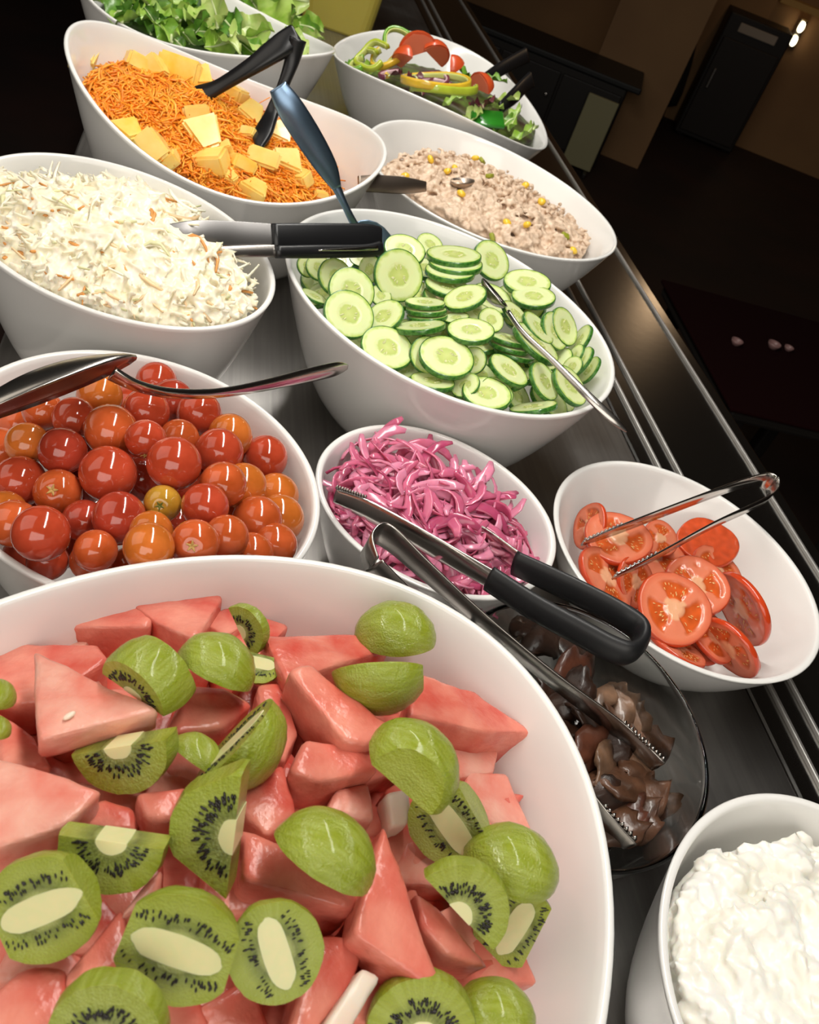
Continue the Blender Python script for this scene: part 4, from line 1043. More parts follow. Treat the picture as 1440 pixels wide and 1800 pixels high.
def slaw_bowl():
    b = B['slaw']; sf = b.surf(-.016, .040)
    poly = [(-60, 325), (0, 318), (70, 318), (150, 322), (230, 314), (300, 332), (338, 372), (372, 412), (402, 458), (426, 508), (436, 545), (418, 570), (350, 576), (290, 574), (220, 560), (150, 538), (80, 508), (0, 468), (-60, 440)]
    m = mat('dressed_cabbage', (.93, .87, .73), .32, .5, var=(.84, .77, .54), vscale=85, detail=3, sss=.2, ssr=(.003, 0, 0), coat=.15)
    heap_of_strands('coleslaw', 'heap of creamy shredded cabbage coleslaw in the oval bowl', 'coleslaw', b, poly, sf, 3600, (.016, .042), (.0020, .0046), (.0018, .0028), [((.9, .8, .6), 1)], m, base=(1, .9, .7), seed=9, amp=.010, up=(-.0008, .0024), tilt=.09, curl=(.08, .6), lumps=90)
    o = bpy.data.objects['coleslaw']; r = o.modifiers.new('merge', 'REMESH'); r.mode = 'VOXEL'; r.voxel_size = .00105; r.use_smooth_shade = True
    s = o.modifiers.new('soften', 'SMOOTH'); s.factor = .4; s.iterations = 1
    m2 = mat('slaw_shreds', (.8, .4, .1), .35, .5, vcol=True)
    heap_of_strands('slaw_shreds', 'loose orange carrot and pale cabbage shreds scattered over the coleslaw', 'carrot', b, poly, sf, 620, (.014, .040), (.0014, .0034), (.0010, .0016), [((.80, .36, .10), 3), ((.92, .66, .38), 4), ((.78, .76, .44), 2), ((.95, .88, .72), 4)], m2, base=(1, .9, .7), seed=10, amp=.010, up=(.0005, .0034), tilt=.09, curl=(.08, .6), bed=False)
slaw_bowl()

def blob_heap(name, label, cat, bowl, poly, sf, n, size, pal, m, base, seed, amp, up=(-.003, .003), flat=.75, sub=2, rough=.35):
    r = np.random.default_rng(seed); v0, f0 = mound(bowl, poly, sf, amp)
    V, F_, Cc = [np.array(v0)], list(f0), [np.tile(np.array(base), (len(v0), 1))]
    kinds = []
    for k in range(10):
        bm = bmesh.new(); bmesh.ops.create_icosphere(bm, subdivisions=sub, radius=1)
        for q in bm.verts: q.co *= 1 + rough * noise.noise(q.co * 1.6 + Vector((k * 7, 0, 0))) + rough * .5 * noise.noise(q.co * 3.6 + Vector((0, k * 5, 0)))
        kinds.append((np.array([q.co for q in bm.verts]), [tuple(x.index for x in f.verts) for f in bm.faces])); bm.free()
    nb = len(v0); wts = np.array([q[1] for q in pal]); wts = wts / wts.sum()
    for (x, y) in in_poly(poly, n, seed):
        p = at_surf(x, y, sf); p[2] += r.uniform(*up) + amp * 1.4 * noise.noise(Vector((p[0] * 60, p[1] * 60, 1)))
        s = r.uniform(*size); kv, kf = kinds[r.integers(10)]
        for it in range(10):
            if not bowl.hits([p + np.array((dx * s * 1.5, dy * s * 1.5, -s * .8)) for dx, dy in ((1, 0), (-1, 0), (0, 1), (0, -1))]) and bowl.rho(p[0], p[1]) < .94: break
            p[0] += (bowl.cx - p[0]) * .03; p[1] += (bowl.cy - p[1]) * .03
        else: continue
        a = r.uniform(0, 6.28); c, sn = math.cos(a), math.sin(a)
        q = kv * np.array((1, r.uniform(.6, .9), flat)) * s
        q = np.stack([q[:, 0] * c - q[:, 1] * sn, q[:, 0] * sn + q[:, 1] * c, q[:, 2]], 1) + p
        V.append(q); F_ += [tuple(i + nb for i in f) for f in kf]; nb += len(q)
        Cc.append(np.tile(np.array(pal[r.choice(len(pal), p=wts)][0]) * r.uniform(.85, 1.1), (len(q), 1)))
    V = np.concatenate(V); c = V.mean(0); c[2] = CZ
    o = link(name, mesh(name, V - c, F_, m, cols=np.clip(np.concatenate(Cc), 0, .95))); o.location = tuple(c)
    return tag(o, label, cat, kind='stuff')

def tuna_bowl():
    b = B['tuna']; sf = b.surf(-.030, .030)
    poly = [(662, 300), (690, 283), (750, 262), (795, 250), (850, 275), (920, 288), (972, 320), (1012, 355), (1036, 392), (1036, 430), (1018, 452), (960, 448), (890, 426), (800, 386), (725, 345)]
    m = mat('tuna_salad', (.76, .59, .44), .45, .5, var=(.55, .39, .27), vscale=150, detail=2)
    blob_heap('tuna_rice_salad', 'heap of beige tuna and rice salad flecked with corn', 'salad', b, poly, sf, 3800, (.0016, .0048), [((.64, .48, .35), 6), ((.72, .57, .44), 4), ((.46, .33, .23), 2), ((.54, .43, .26), 1)], m, (.62, .47, .34), 4, .007, sub=1, rough=.75, flat=.6, up=(-.0025, .0015))
    o = bpy.data.objects['tuna_rice_salad']; r = o.modifiers.new('merge', 'REMESH'); r.mode = 'VOXEL'; r.voxel_size = .0013; r.use_smooth_shade = True
    mc = mat('sweetcorn', (.85, .55, .04), .25, .5, coat=.3); mg = mat('green_pepper_dice', (.30, .32, .03), .3)
    bm = bmesh.new(); bmesh.ops.create_icosphere(bm, subdivisions=2, radius=1)
    for v in bm.verts: v.co = Vector((v.co.x * (1 - .25 * v.co.y), v.co.y * 1.15, v.co.z * .75))
    kern = bm_mesh('corn_kernel', bm, mc)
    bx = bm_mesh('pepper_dice', box_bm(1.7, 1.3, .8, .2), mg)
    K = [(757, 280, 'at the far edge of the salad'), (786, 301, 'left of the reddish fleck'), (712, 309, 'beside the spoon handle'), (811, 340, 'below the hollow left by the spoon'), (923, 326, 'at the far edge towards the rail'), (952, 354, 'bright one below the far edge, rail side'), (891, 391, 'low in the middle'), (926, 395, 'low in the middle, rail side neighbour'), (800, 296, 'orange, by the hollow'), (836, 278, 'at the far edge above the hollow'), (1008, 440, 'at the rail-side end')]
    for x, y, d in K:
        p = at_surf(x, y, lambda a, c: sf(a, c) + .004); o = link('corn_kernel', kern)
        place(o, p, basis((random.gauss(0, .5), random.gauss(0, .5), 1), (random.gauss(0, 1), 1, 0)), .0047)
        tag(o, 'yellow sweetcorn kernel on the tuna salad, ' + d, 'corn', 'sweetcorn kernels on the tuna salad')
    for x, y, d in [(861, 309, 'in the middle of the far half'), (866, 418, 'large, at the near rim'), (994, 415, 'at the rail-side end'), (848, 283, 'at the far edge')]:
        p = at_surf(x, y, lambda a, c: sf(a, c) + .004); o = link('pepper_dice', bx)
        place(o, p, basis((random.gauss(0, .5), random.gauss(0, .5), 1), (random.gauss(0, 1), 1, 0)), .0056)
        tag(o, 'olive green pepper dice on the tuna salad, ' + d, 'pepper', 'pepper dice on the tuna salad')
tuna_bowl()

def cottage_bowl():
    b = B['cottage']; sf = b.surf(-.020, .018)
    poly = [(1174, 1610), (1198, 1548), (1248, 1502), (1300, 1486), (1350, 1490), (1405, 1480), (1470, 1492), (1530, 1560), (1540, 1700), (1500, 1850), (1380, 1900), (1260, 1880), (1196, 1800), (1178, 1720)]
    m = mat('cottage_cheese_curd', (.91, .895, .845), .3, .5, var=(.89, .86, .76), vscale=45, sss=.25, ssr=(.003, 0, 0), coat=.15)
    blob_heap('cottage_cheese', 'heap of lumpy white cottage cheese in the corner bowl', 'cheese', b, poly, sf, 1500, (.0025, .0062), [((.86, .84, .77), 8)], m, (.80, .77, .66), 6, .007, up=(-.003, .0035), sub=1, rough=.55)
    o = bpy.data.objects['cottage_cheese']; r = o.modifiers.new('merge', 'REMESH'); r.mode = 'VOXEL'; r.voxel_size = .0011; r.use_smooth_shade = True
    s = o.modifiers.new('soften', 'SMOOTH'); s.factor = .5; s.iterations = 2
cottage_bowl()

# ------------------------------------------------------------------ pickled onion strips
def onion_bowl():
    b = B['onion']; sf = b.surf(-.020, .030, tx=-.10, ty=-.02)
    poly = [(570, 868), (575, 848), (600, 838), (632, 820), (652, 782), (690, 780), (722, 778), (765, 790), (796, 818), (826, 845), (862, 880), (900, 925), (932, 978), (926, 1012), (900, 1052), (860, 1050), (800, 1038), (740, 1010), (680, 985), (630, 962), (595, 915)]
    ms = [mat('pickled_onion_' + n, c, .2, .5, sss=.35, ssr=(.004, 0, 0), coat=.35, var=tuple(min(1, x * 1.25 + .03) for x in c), vscale=60) for n, c in (('pink', (.52, .105, .20)), ('deep', (.40, .05, .13)), ('pale', (.62, .20, .31)))]
    v, f = mound(b, poly, sf, .003, sink=.006)
    V = np.array(v); c = V.mean(0); c[2] = CZ
    o = link('onion_heap', mesh('onion_heap', V - c, f, ms[1])); o.location = tuple(c); tag(o, 'dense inner heap of pickled onion beneath the loose strips', 'onion', kind='stuff')
    tpl = []
    for k in range(12):
        n = 9; L = random.uniform(.036, .058); arc = random.uniform(1.0, 3.6); tw = random.uniform(-.9, .9); w = random.uniform(.0042, .0078); th = random.uniform(.0011, .0018)
        rings = []
        for i in range(n):
            t = i / (n - 1) - .5; a = arc * t; R_ = L / arc
            p = np.array((R_ * math.sin(a), R_ * (1 - math.cos(a)) - R_ * .15 * arc, .003 * math.sin(3 * t + k)))
            T = np.array((math.cos(a), math.sin(a), 0)); Nn = np.array((-math.sin(a), math.cos(a), 0)); Z = np.array((0, 0, 1.0))
            ca, sa = math.cos(tw * t * 2 + .6 * (k % 3 - 1)), math.sin(tw * t * 2 + .6 * (k % 3 - 1)); U = Nn * ca + Z * sa; Vv = -Nn * sa + Z * ca
            ww = w * (1 - .55 * abs(2 * t) ** 5)
            rings.append([p + U * (ww * .5 * x) + Vv * (th * .5 * y) for x, y in ((-1, -.3), (-.5, -1), (.5, -1), (1, -.3), (1, .3), (.5, 1), (-.5, 1), (-1, .3))])
        v, f = loft(rings); tpl.append([mesh('onion_strip', v, f, m) for m in ms])
    lab = {0: 'pink pickled onion strip in the tangle on the heap', 1: 'deep magenta pickled onion strip in the tangle on the heap', 2: 'pale pink pickled onion strip in the tangle on the heap'}
    for i, (x, y) in enumerate(in_poly(poly, 290, 21)):
        k = random.choice((0, 0, 0, 1, 2, 2)); p = at_surf(x, y, lambda a, c: sf(a, c) + random.uniform(-.003, .005))
        if b.rho(p[0], p[1]) > .80: p = p + (np.array((b.cx, b.cy, p[2])) - p) * .17
        o = link('onion_strip', tpl[i % 12][k]); nz = nrm((random.gauss(0, .4), random.gauss(-.25, .4), 1))
        if b.rho(p[0], p[1]) > .8: nz = np.array((0, 0, 1.0))
        place(o, p, basis(nz, (random.gauss(0, 1), random.gauss(0, 1), 0)), random.uniform(.8, 1.1) * (.75 if b.rho(p[0], p[1]) > .85 else 1))
        tag(o, lab[k], 'onion', 'pickled onion strips, ' + ('pink', 'deep magenta', 'pale pink')[k])
    for x, y, zx, l in [(668, 792, (-.6, .8), 'pale onion strip end curling up above the heap at the far side'), (595, 842, (.9, .3), 'onion strip lying highest on the cherry-tomato side of the heap')]:
        p = at_surf(x, y, lambda a, c: sf(a, c) - .003); o = link('onion_strip', tpl[3][2]); place(o, p, basis((0, -.6, .8), (zx[0], zx[1], .2)), .6); tag(o, l, 'onion', 'pickled onion strips standing out')
onion_bowl()

# ------------------------------------------------------------------ marinated mushrooms
def mushrooms():
    b = B['glass']; sf = b.surf(-.042, .012)
    ms = [mat('braised_mushroom_' + n, c, .34, .5, coat=.22, var=tuple(x * .45 for x in c), vscale=70, bump=.4, bscale=260) for n, c in (('brown', (.15, .066, .034)), ('light', (.24, .13, .075)), ('dark', (.05, .022, .013)), ('red', (.13, .042, .022)))]
    poly = [(890, 1085), (960, 1095), (1030, 1150), (1100, 1215), (1160, 1280), (1185, 1350), (1188, 1420), (1160, 1465), (1100, 1490), (1040, 1490), (980, 1400), (930, 1300), (880, 1180)]
    v, f = mound(b, poly, b.surf(-.058, .004), .001)
    V = np.array(v); c = V.mean(0); c[2] = CZ
    o = link('mushroom_marinade', mesh('mushroom_marinade', V - c, f, mat('dark_marinade', (.022, .010, .006), .08, .5, coat=.5))); o.location = tuple(c); tag(o, 'dark brown marinade pooling around the mushrooms in the glass dish', 'marinade', kind='stuff')
    L_ = [(290, 150, 120, 2, 'dark mushroom piece with a raised corner at the onion-bowl end'), (232, 140, 60, 1, 'light curled mushroom shred at the onion-bowl end'), (400, 235, 150, 2, 'dark mushroom cap piece second from the onion-bowl end'), (530, 250, 140, 2, 'dark folded mushroom piece under the black tong handle'), (585, 420, 170, 3, 'broad reddish mushroom piece beside the steel tongs'), (610, 520, 120, 2, 'dark mushroom piece between the broad reddish one and the tong arm'), (725, 575, 120, 1, 'light brown mushroom slice, first of the pair above the tong tip'), (845, 600, 150, 1, 'light brown curved mushroom stem, second of the pair above the tong tip'), (800, 680, 100, 0, 'brown mushroom piece touching the toothed tong edge'), (945, 720, 130, 1, 'light brown mushroom slice pointing to the far tong tip'), (1050, 840, 160, 0, 'thick brown mushroom chunk farthest along the tong edge'), (890, 760, 90, 0, 'small brown mushroom piece under the tong edge'), (700, 880, 170, 3, 'reddish mushroom slice emerging under the tong arm'), (760, 985, 150, 1, 'ridged light mushroom piece in the middle of the near heap'), (860, 1085, 190, 0, 'large gilled brown mushroom in the middle of the near heap'), (960, 960, 120, 1, 'pale mushroom piece just below the forked tong tip'), (960, 1010, 120, 0, 'brown mushroom piece below the pale one at the tong tip'), (1020, 1160, 150, 0, 'brown mushroom piece on the rail side of the near heap'), (1140, 1215, 95, 1, 'small shiny mushroom bit at the rail-side wall of the dish'), (900, 1270, 150, 3, 'reddish mushroom piece low in the near heap'), (800, 1180, 160, 2, 'dark glistening mushroom piece by the fruit bowl'), (740, 1150, 110, 0, 'brown mushroom piece close to the fruit bowl rim'), (860, 1340, 150, 0, 'brown mushroom piece just above the nearer toothed tip'), (990, 1310, 140, 0, 'brown mushroom piece lowest in the near heap'), (1070, 1240, 110, 3, 'reddish mushroom bit between the lowest and the shiny one'), (500, 640, 120, 2, 'dark mushroom piece under the tongs near the fruit bowl'), (540, 770, 130, 2, 'dark mushroom piece beneath the steel tong arm'), (430, 540, 110, 2, 'dark mushroom piece hidden under the tong arm'), (650, 700, 140, 2, 'dark mushroom piece between the two tong arms'), (820, 870, 140, 2, 'dark mushroom piece in shade below the toothed edge'), (960, 880, 100, 2, 'dark mushroom piece behind the forked tong tip')]
    for i, (x, y, s, k, lab) in enumerate(L_):
        px, py = 840 + x / 3.43, 1060 + y / 3.43
        p = at_surf(px, py, lambda a, c: sf(a, c) + random.uniform(0, .005)); L = 1.95 * s / 3.43 * depth(p) / F
        n, m = 13, 12; rings = []; arc = random.uniform(.5, 1.7); R_ = L / arc; ph = i * 3.1
        for a in range(n):
            t = a / (n - 1) - .5; an = arc * t; cpos = np.array((R_ * math.sin(an), 0, R_ * (math.cos(an) - 1) + R_ * .06 * arc))
            Nn = np.array((math.sin(an), 0, math.cos(an))); w = L * .50 * (1 - abs(2 * t) ** 4 * .7) * (1 + .55 * noise.noise(Vector((t * 4, ph, 0)))); th = L * .11 * (1 - abs(2 * t) ** 3 * .8)
            ring = []
            for q in range(m):
                g = 2 * math.pi * q / m; rr = 1 + .40 * noise.noise(Vector((t * 6, 1.6 * math.cos(g) + ph, 1.6 * math.sin(g))))
                ring.append(cpos + np.array((0, 1, 0)) * (w * rr * math.cos(g) + .12 * L * math.sin(3 * t + ph)) + Nn * (th * rr * math.sin(g)))
            rings.append(ring)
        v, f = loft(rings); o = link('mushroom_piece', mesh('mushroom_piece', v, f, ms[k]))
        place(o, p, basis((random.gauss(0, .5), random.gauss(-.2, .5), 1), (math.cos(ph), math.sin(ph), 0))); tag(o, lab, 'mushroom', 'marinated mushrooms in the glass dish')
mushrooms()

# ------------------------------------------------------------------ leaf salads
def leaf_mesh(kind, i, m):
    nu, nv = 13, 9; v = []; r = random.Random(i * 17 + 5)
    a1, a2, a3 = r.uniform(0, 6), r.uniform(0, 6), r.uniform(.6, 1.4)
    for a in range(nu):
        u = a / (nu - 1)
        for b_ in range(nv):
            s = b_ / (nv - 1) * 2 - 1
            wd = (math.sin(math.pi * min(1, u * .93 + .05)) ** .7) * (.40 if kind == 'broad' else .20)
            if kind == 'frilly': wd *= .75 + .5 * abs(math.sin(u * 9 + a1))
            x = u - .5; y = s * wd; e = abs(s) ** 2
            z = .26 * math.sin(u * 3.1 * a3 + a2) * .6 + e * .10 * math.sin(u * 15 + a1 + s * 2) + .13 * s * s + .03 * math.sin(9 * u + 4 * s)
            v.append((x, y, z - .1))
    f = [(a * nv + b_, a * nv + b_ + 1, (a + 1) * nv + b_ + 1, (a + 1) * nv + b_) for a in range(nu - 1) for b_ in range(nv - 1)]
    me = mesh('lettuce_leaf', v, f, m)
    rb = []
    for a in range(nu):
        c = np.array(v[a * nv + nv // 2]); w = .035 * (1 - a / nu) + .006; rb.append([c + np.array((0, w * math.cos(g), w * .6 * math.sin(g) + .004)) for g in np.linspace(0, 6.283, 7)[:-1]])
    return me, loft(rb)
def leaf_material(name, c, c2):
    m = mat(name, c, .35, .5, var=c2, vscale=4, bump=.3, bscale=14, coat=.15)
    b = m.node_tree.nodes['Principled BSDF']; b.inputs['Subsurface Weight'].default_value = 0.15; b.inputs['Subsurface Radius'].default_value = (.4, 1, .2); b.inputs['Subsurface Scale'].default_value = .003
    return m
LG = [leaf_material('lettuce_bright', (.22, .40, .035), (.36, .52, .10)), leaf_material('lettuce_mid', (.10, .25, .02), (.20, .38, .04)), leaf_material('lettuce_pale', (.46, .55, .18), (.34, .50, .10)), leaf_material('lettuce_deep', (.045, .14, .012), (.11, .26, .03)), leaf_material('radicchio', (.07, .010, .018), (.14, .03, .04))]
mrib = mat('leaf_rib', (.58, .66, .34), .4)
LEAF = {}
for kd in ('broad', 'frilly'):
    for k in range(5):
        for j in range(5):
            me, rb = leaf_mesh(kd, k + (10 if kd == 'frilly' else 0), LG[j]); LEAF[kd, k, j] = (me, mesh('rib', *rb, mrib))
def leaf(px, py, size, kd, k, col, sf, lab, group, nz=None, xd=None, dz=0.0):
    p = at_surf(px, py, lambda a, c: sf(a, c) + dz); s = size * depth(p) / F
    me, rb = LEAF[kd, k % 5, col]; o = link('lettuce_leaf', me)
    place(o, p, basis(nz if nz is not None else (random.gauss(0, .5), random.gauss(-.45, .5), .8), xd if xd is not None else (random.gauss(0, 1), random.gauss(0, 1), .2)), s)
    link('rib', rb, o); tag(o, lab, 'lettuce', group); return o
def lettuce_bowl():
    b = B['lettuce']; sf = b.surf(-.030, .045)
    poly = [(185, -30), (185, 5), (225, 32), (285, 62), (345, 82), (420, 88), (500, 88), (545, 82), (552, 50), (530, 10), (520, -30)]
    m = mat('inner_lettuce', (.10, .22, .02), .5, var=(.05, .13, .01), vscale=60)
    v, f = mound(b, poly, b.surf(-.042, .04), .004); V = np.array(v); c = V.mean(0); c[2] = CZ
    o = link('lettuce_bed', mesh('lettuce_bed', V - c, f, m)); o.location = tuple(c); tag(o, 'dense bed of shredded lettuce under the loose leaves of the far bowl', 'lettuce', kind='stuff')
    H = [(372, 12, 84, 'broad', 0, 2, 'yellowish pale leaf heart topmost in the lettuce bowl'), (480, 40, 120, 'broad', 1, 0, 'big bright leaf facing out behind the black tongs'), (440, 62, 84, 'broad', 2, 2, 'pale-veined leaf below the big bright one'), (275, 18, 70, 'broad', 3, 0, 'rounded bright leaf on the cupped side of the lettuce heap'), (215, 15, 80, 'broad', 4, 0, 'leaf at the end of the lettuce heap next to the dark'), (545, 62, 56, 'frilly', 1, 2, 'frilly pale leaf hanging over the rail-side rim of the lettuce bowl'), (400, 74, 70, 'frilly', 2, 2, 'pale frilly leaf at the near rim of the lettuce bowl'), (520, 76, 60, 'broad', 0, 2, 'whitish leaf base at the rail end of the lettuce bowl')]
    for h in H: leaf(*h[:6], sf, h[6], 'lettuce leaves in the far bowl', dz=.014, nz=nrm(view(random.gauss(0, .3), .55, .8)))
    for i, (x, y) in enumerate(in_poly(poly, 62, 8)):
        j = random.choice((0, 0, 1, 1, 1, 2, 3, 3)); leaf(x, y, random.uniform(50, 84), random.choice(('broad', 'frilly')), i, j, sf, ('bright green', 'mid green', 'pale green', 'deep green')[j] + ' leaf in the tumble of the far lettuce bowl', 'loose lettuce leaves, ' + ('bright', 'mid', 'pale', 'deep')[j], dz=random.uniform(-.006, .008))
lettuce_bowl()

def arc_band(R, hgt, thk, a0, a1, lob, n=40, sq=1.0):
    rings = []; closed = abs(a1 - a0 - 2 * math.pi) < 1e-3
    for i in range(n + (0 if closed else 1)):
        a = a0 + (a1 - a0) * i / n; r = R * (1 + .09 * math.cos(lob * a)); dirv = np.array((math.cos(a), sq * math.sin(a), 0)); c = dirv * r + np.array((0, 0, .06 * R * math.sin(2 * a)))
        rings.append([c + dirv * (thk * .5 * x) + np.array((0, 0, hgt * .5 * y)) for x, y in ((-1, -.5), (-.6, -1), (.6, -1), (1, -.5), (1, .5), (.6, 1), (-.6, 1), (-1, .5))])
    v, f = loft(rings, caps=not closed)
    if closed:
        m = len(rings[0]); L = (n - 1) * m
        f += [(L + j, L + (j + 1) % m, (j + 1) % m, j) for j in range(m)]
    return v, f
def pepper_bowl():
    b = B['pepper']; sf = b.surf(-.020, .040)
    poly = [(612, 110), (640, 92), (690, 75), (740, 72), (800, 105), (850, 130), (905, 170), (940, 215), (935, 245), (900, 240), (850, 215), (770, 172), (690, 140), (640, 122)]
    v, f = mound(b, poly, b.surf(-.034, .034), .004); V = np.array(v); c = V.mean(0); c[2] = CZ
    o = link('salad_bed', mesh('salad_bed', V - c, f, mat('mixed_salad_bed', (.12, .19, .03), .5, var=(.06, .03, .02), vscale=40))); o.location = tuple(c); tag(o, 'bed of cut leaves below the pepper rings in the far rail bowl', 'salad', kind='stuff')
    mm = {k: mat('pepper_' + k, c, .2, .5, coat=.4, sss=.2, ssr=(.004, 0, 0), var=tuple(min(1, x * 1.3) for x in c), vscale=50) for k, c in dict(lime=(.36, .44, .035), green=(.12, .28, .02), yellow=(.62, .40, .03), deep=(.02, .16, .012)).items()}
    mi = mat('pepper_inner_flesh', (.52, .56, .17), .3, .5)
    P = [(761, 142, 60, 'yellow', (.05, .80, .55), 0, 6.2832, 3, .022, 'large yellow-edged pepper ring lying open on the mixed salad'), (775, 156, 58, 'lime', (.0, .86, .45), 3.0, 6.4, 3, .016, 'lime pepper arc beneath the large yellow-edged ring'), (702, 78, 30, 'green', (.25, .15, .95), -.2, 3.5, 3, .020, 'green pepper arch standing highest on the mixed salad'), (655, 98, 30, 'lime', (-.35, .35, .85), .3, 5.4, 4, .018, 'lime pepper ring stacked at the lettuce-bowl end'), (640, 108, 26, 'lime', (-.5, .4, .75), .2, 4.6, 4, .010, 'smaller lime pepper ring at the lettuce-bowl end'), (680, 98, 30, 'yellow', (-.3, .5, .8), 2.0, 5.6, 3, .014, 'yellow pepper strip beside the lime rings'), (695, 112, 28, 'yellow', (-.6, .5, .6), 1.0, 4.2, 3, .012, 'short yellow pepper strip under the tomato wedge'), (632, 112, 22, 'green', (-.3, .6, .7), 1.2, 5.0, 3, .012, 'green pepper strip lowest at the lettuce-bowl end')]
    for x, y, a, cl, nv, a0, a1, lob, dz, lab in P:
        p = at_surf(x, y, lambda q, w: sf(q, w) + dz); R = a * depth(p) / F
        v, f = arc_band(R, .010 if a > 40 else .008, .0045, a0, a1, lob); o = link('pepper_ring', mesh('pepper_ring', v, f, mm[cl])); place(o, p, basis(nrm(view(*nv)), VX)); tag(o, lab, 'pepper', 'pepper rings on the mixed salad')
        v, f = arc_band(R - .0028, .0075, .002, a0, a1, lob); link('inner_flesh', mesh('inner_flesh', v, f, mi), o)
    mt = mat('tomato_wedge_skin', (.58, .075, .018), .3, .5, coat=.4); mtf = mat('tomato_wedge_flesh', (.66, .16, .08), .3)
    for x, y, s, nv, dz, lab in [(735, 94, 36, (-.25, .92, .3), .020, 'big red tomato wedge topmost on the mixed salad'), (762, 102, 30, (.6, .75, .3), .016, 'red tomato wedge leaning behind the large ring'), (715, 110, 28, (-.5, .8, .35), .014, 'flat red tomato wedge before the big one'), (842, 157, 28, (.4, .8, .4), .012, 'red tomato wedge beyond the large ring, rail side'), (795, 122, 24, (.4, .5, .7), .010, 'small red tomato bit at the far side of the ring')]:
        p = at_surf(x, y, lambda q, w: sf(q, w) + dz); R = s * depth(p) / F
        bm = bmesh.new(); bmesh.ops.create_icosphere(bm, subdivisions=3, radius=1); cut_solid(bm, [((0, 0, 0), (1.6, 0, -1)), ((0, 0, 0), (-1.3, 0, -1))])
        o = link('tomato_wedge', finish(bm, 'tomato_wedge', mt)); place(o, p, basis(nrm(view(*nv)), (random.gauss(0, 1), random.gauss(0, 1), 0)), R); tag(o, lab, 'tomato', 'tomato wedges on the mixed salad')
        bm = bmesh.new(); bmesh.ops.create_icosphere(bm, subdivisions=2, radius=.93); cut_solid(bm, [((0, 0, 0), (1.6, 0, -1)), ((0, 0, 0), (-1.3, 0, -1))], .02)
        link('flesh', finish(bm, 'flesh', mtf), o)
    mo = mat('red_onion', (.14, .018, .05), .25, .5, coat=.3); mow = mat('red_onion_inner', (.62, .42, .45), .3)
    for x, y, a, a0, a1, nv, lab in [(752, 140, 34, 0, 6.2832, (0, .7, .7), 'purple onion ring inside the large pepper ring'), (768, 150, 28, .5, 4.5, (.2, .7, .7), 'purple onion arc in the lower part of the large pepper ring'), (690, 132, 22, 1, 4, (0, .7, .7), 'purple onion arc by the near rim')]:
        p = at_surf(x, y, lambda q, w: sf(q, w) + .010); R = a * depth(p) / F
        v, f = arc_band(R, .006, .003, a0, a1, 2); o = link('onion_ring', mesh('onion_ring', v, f, mo)); place(o, p, basis(nrm(view(*nv)), VX)); tag(o, lab, 'onion', 'red onion in the mixed salad')
        v, f = arc_band(R - .0024, .005, .002, a0, a1, 2); link('inner_layer', mesh('inner_layer', v, f, mow), o)
    bm = box_bm(.03, .022, .004, .0015, 2)
    for v_ in bm.verts: v_.co.z -= 14 * v_.co.x ** 2
    p = at_surf(858, 204, lambda q, w: sf(q, w) + .008); o = link('pepper_piece', bm_mesh('pepper_piece', bm, mm['deep'])); place(o, p, basis(nrm(view(.1, .5, .8)), VX), 1.5); tag(o, 'deep green pepper piece at the near rim of the mixed salad', 'pepper')
    LS = [(848, 180, 60, 'broad', 0, 4, 'dark red radicchio leaf beyond the large pepper ring'), (735, 150, 60, 'broad', 1, 4, 'dark red radicchio leaf inside the large pepper ring'), (815, 120, 44, 'broad', 2, 1, 'green leaf at the far rim behind the large ring'), (870, 142, 44, 'frilly', 0, 1, 'green frilly leaf next to the black server handle'), (885, 172, 56, 'frilly', 1, 2, 'pale frilly leaf under the black server handles'), (868, 188, 46, 'frilly', 2, 2, 'pale frilly leaf above the deep green pepper piece'), (905, 205, 50, 'frilly', 3, 0, 'bright frilly leaf on the rail end of the mixed salad'), (915, 228, 52, 'frilly', 4, 0, 'bright frilly leaf lowest at the rail end of the mixed salad'), (935, 225, 40, 'frilly', 0, 2, 'pale leaf tip standing up against the rail-end wall'), (885, 215, 50, 'frilly', 1, 1, 'mid green leaf beside the deep green pepper piece'), (830, 195, 44, 'broad', 3, 2, 'pale leaf at the near rim before the deep green piece'), (800, 175, 44, 'frilly', 2, 0, 'bright leaf at the near rim under the large ring'), (660, 118, 44, 'broad', 4, 0, 'bright leaf at the near rim under the lime rings'), (625, 112, 36, 'frilly', 1, 1, 'green leaf tip at the lettuce-bowl end of the mixed salad'), (690, 125, 44, 'broad', 2, 4, 'dark red leaf at the near rim below the tomato wedge')]
    for h in LS: leaf(*h[:6], sf, h[6], 'leaves in the mixed salad', dz=.006, nz=nrm(view(random.gauss(0, .3), .6, .7)))
pepper_bowl()

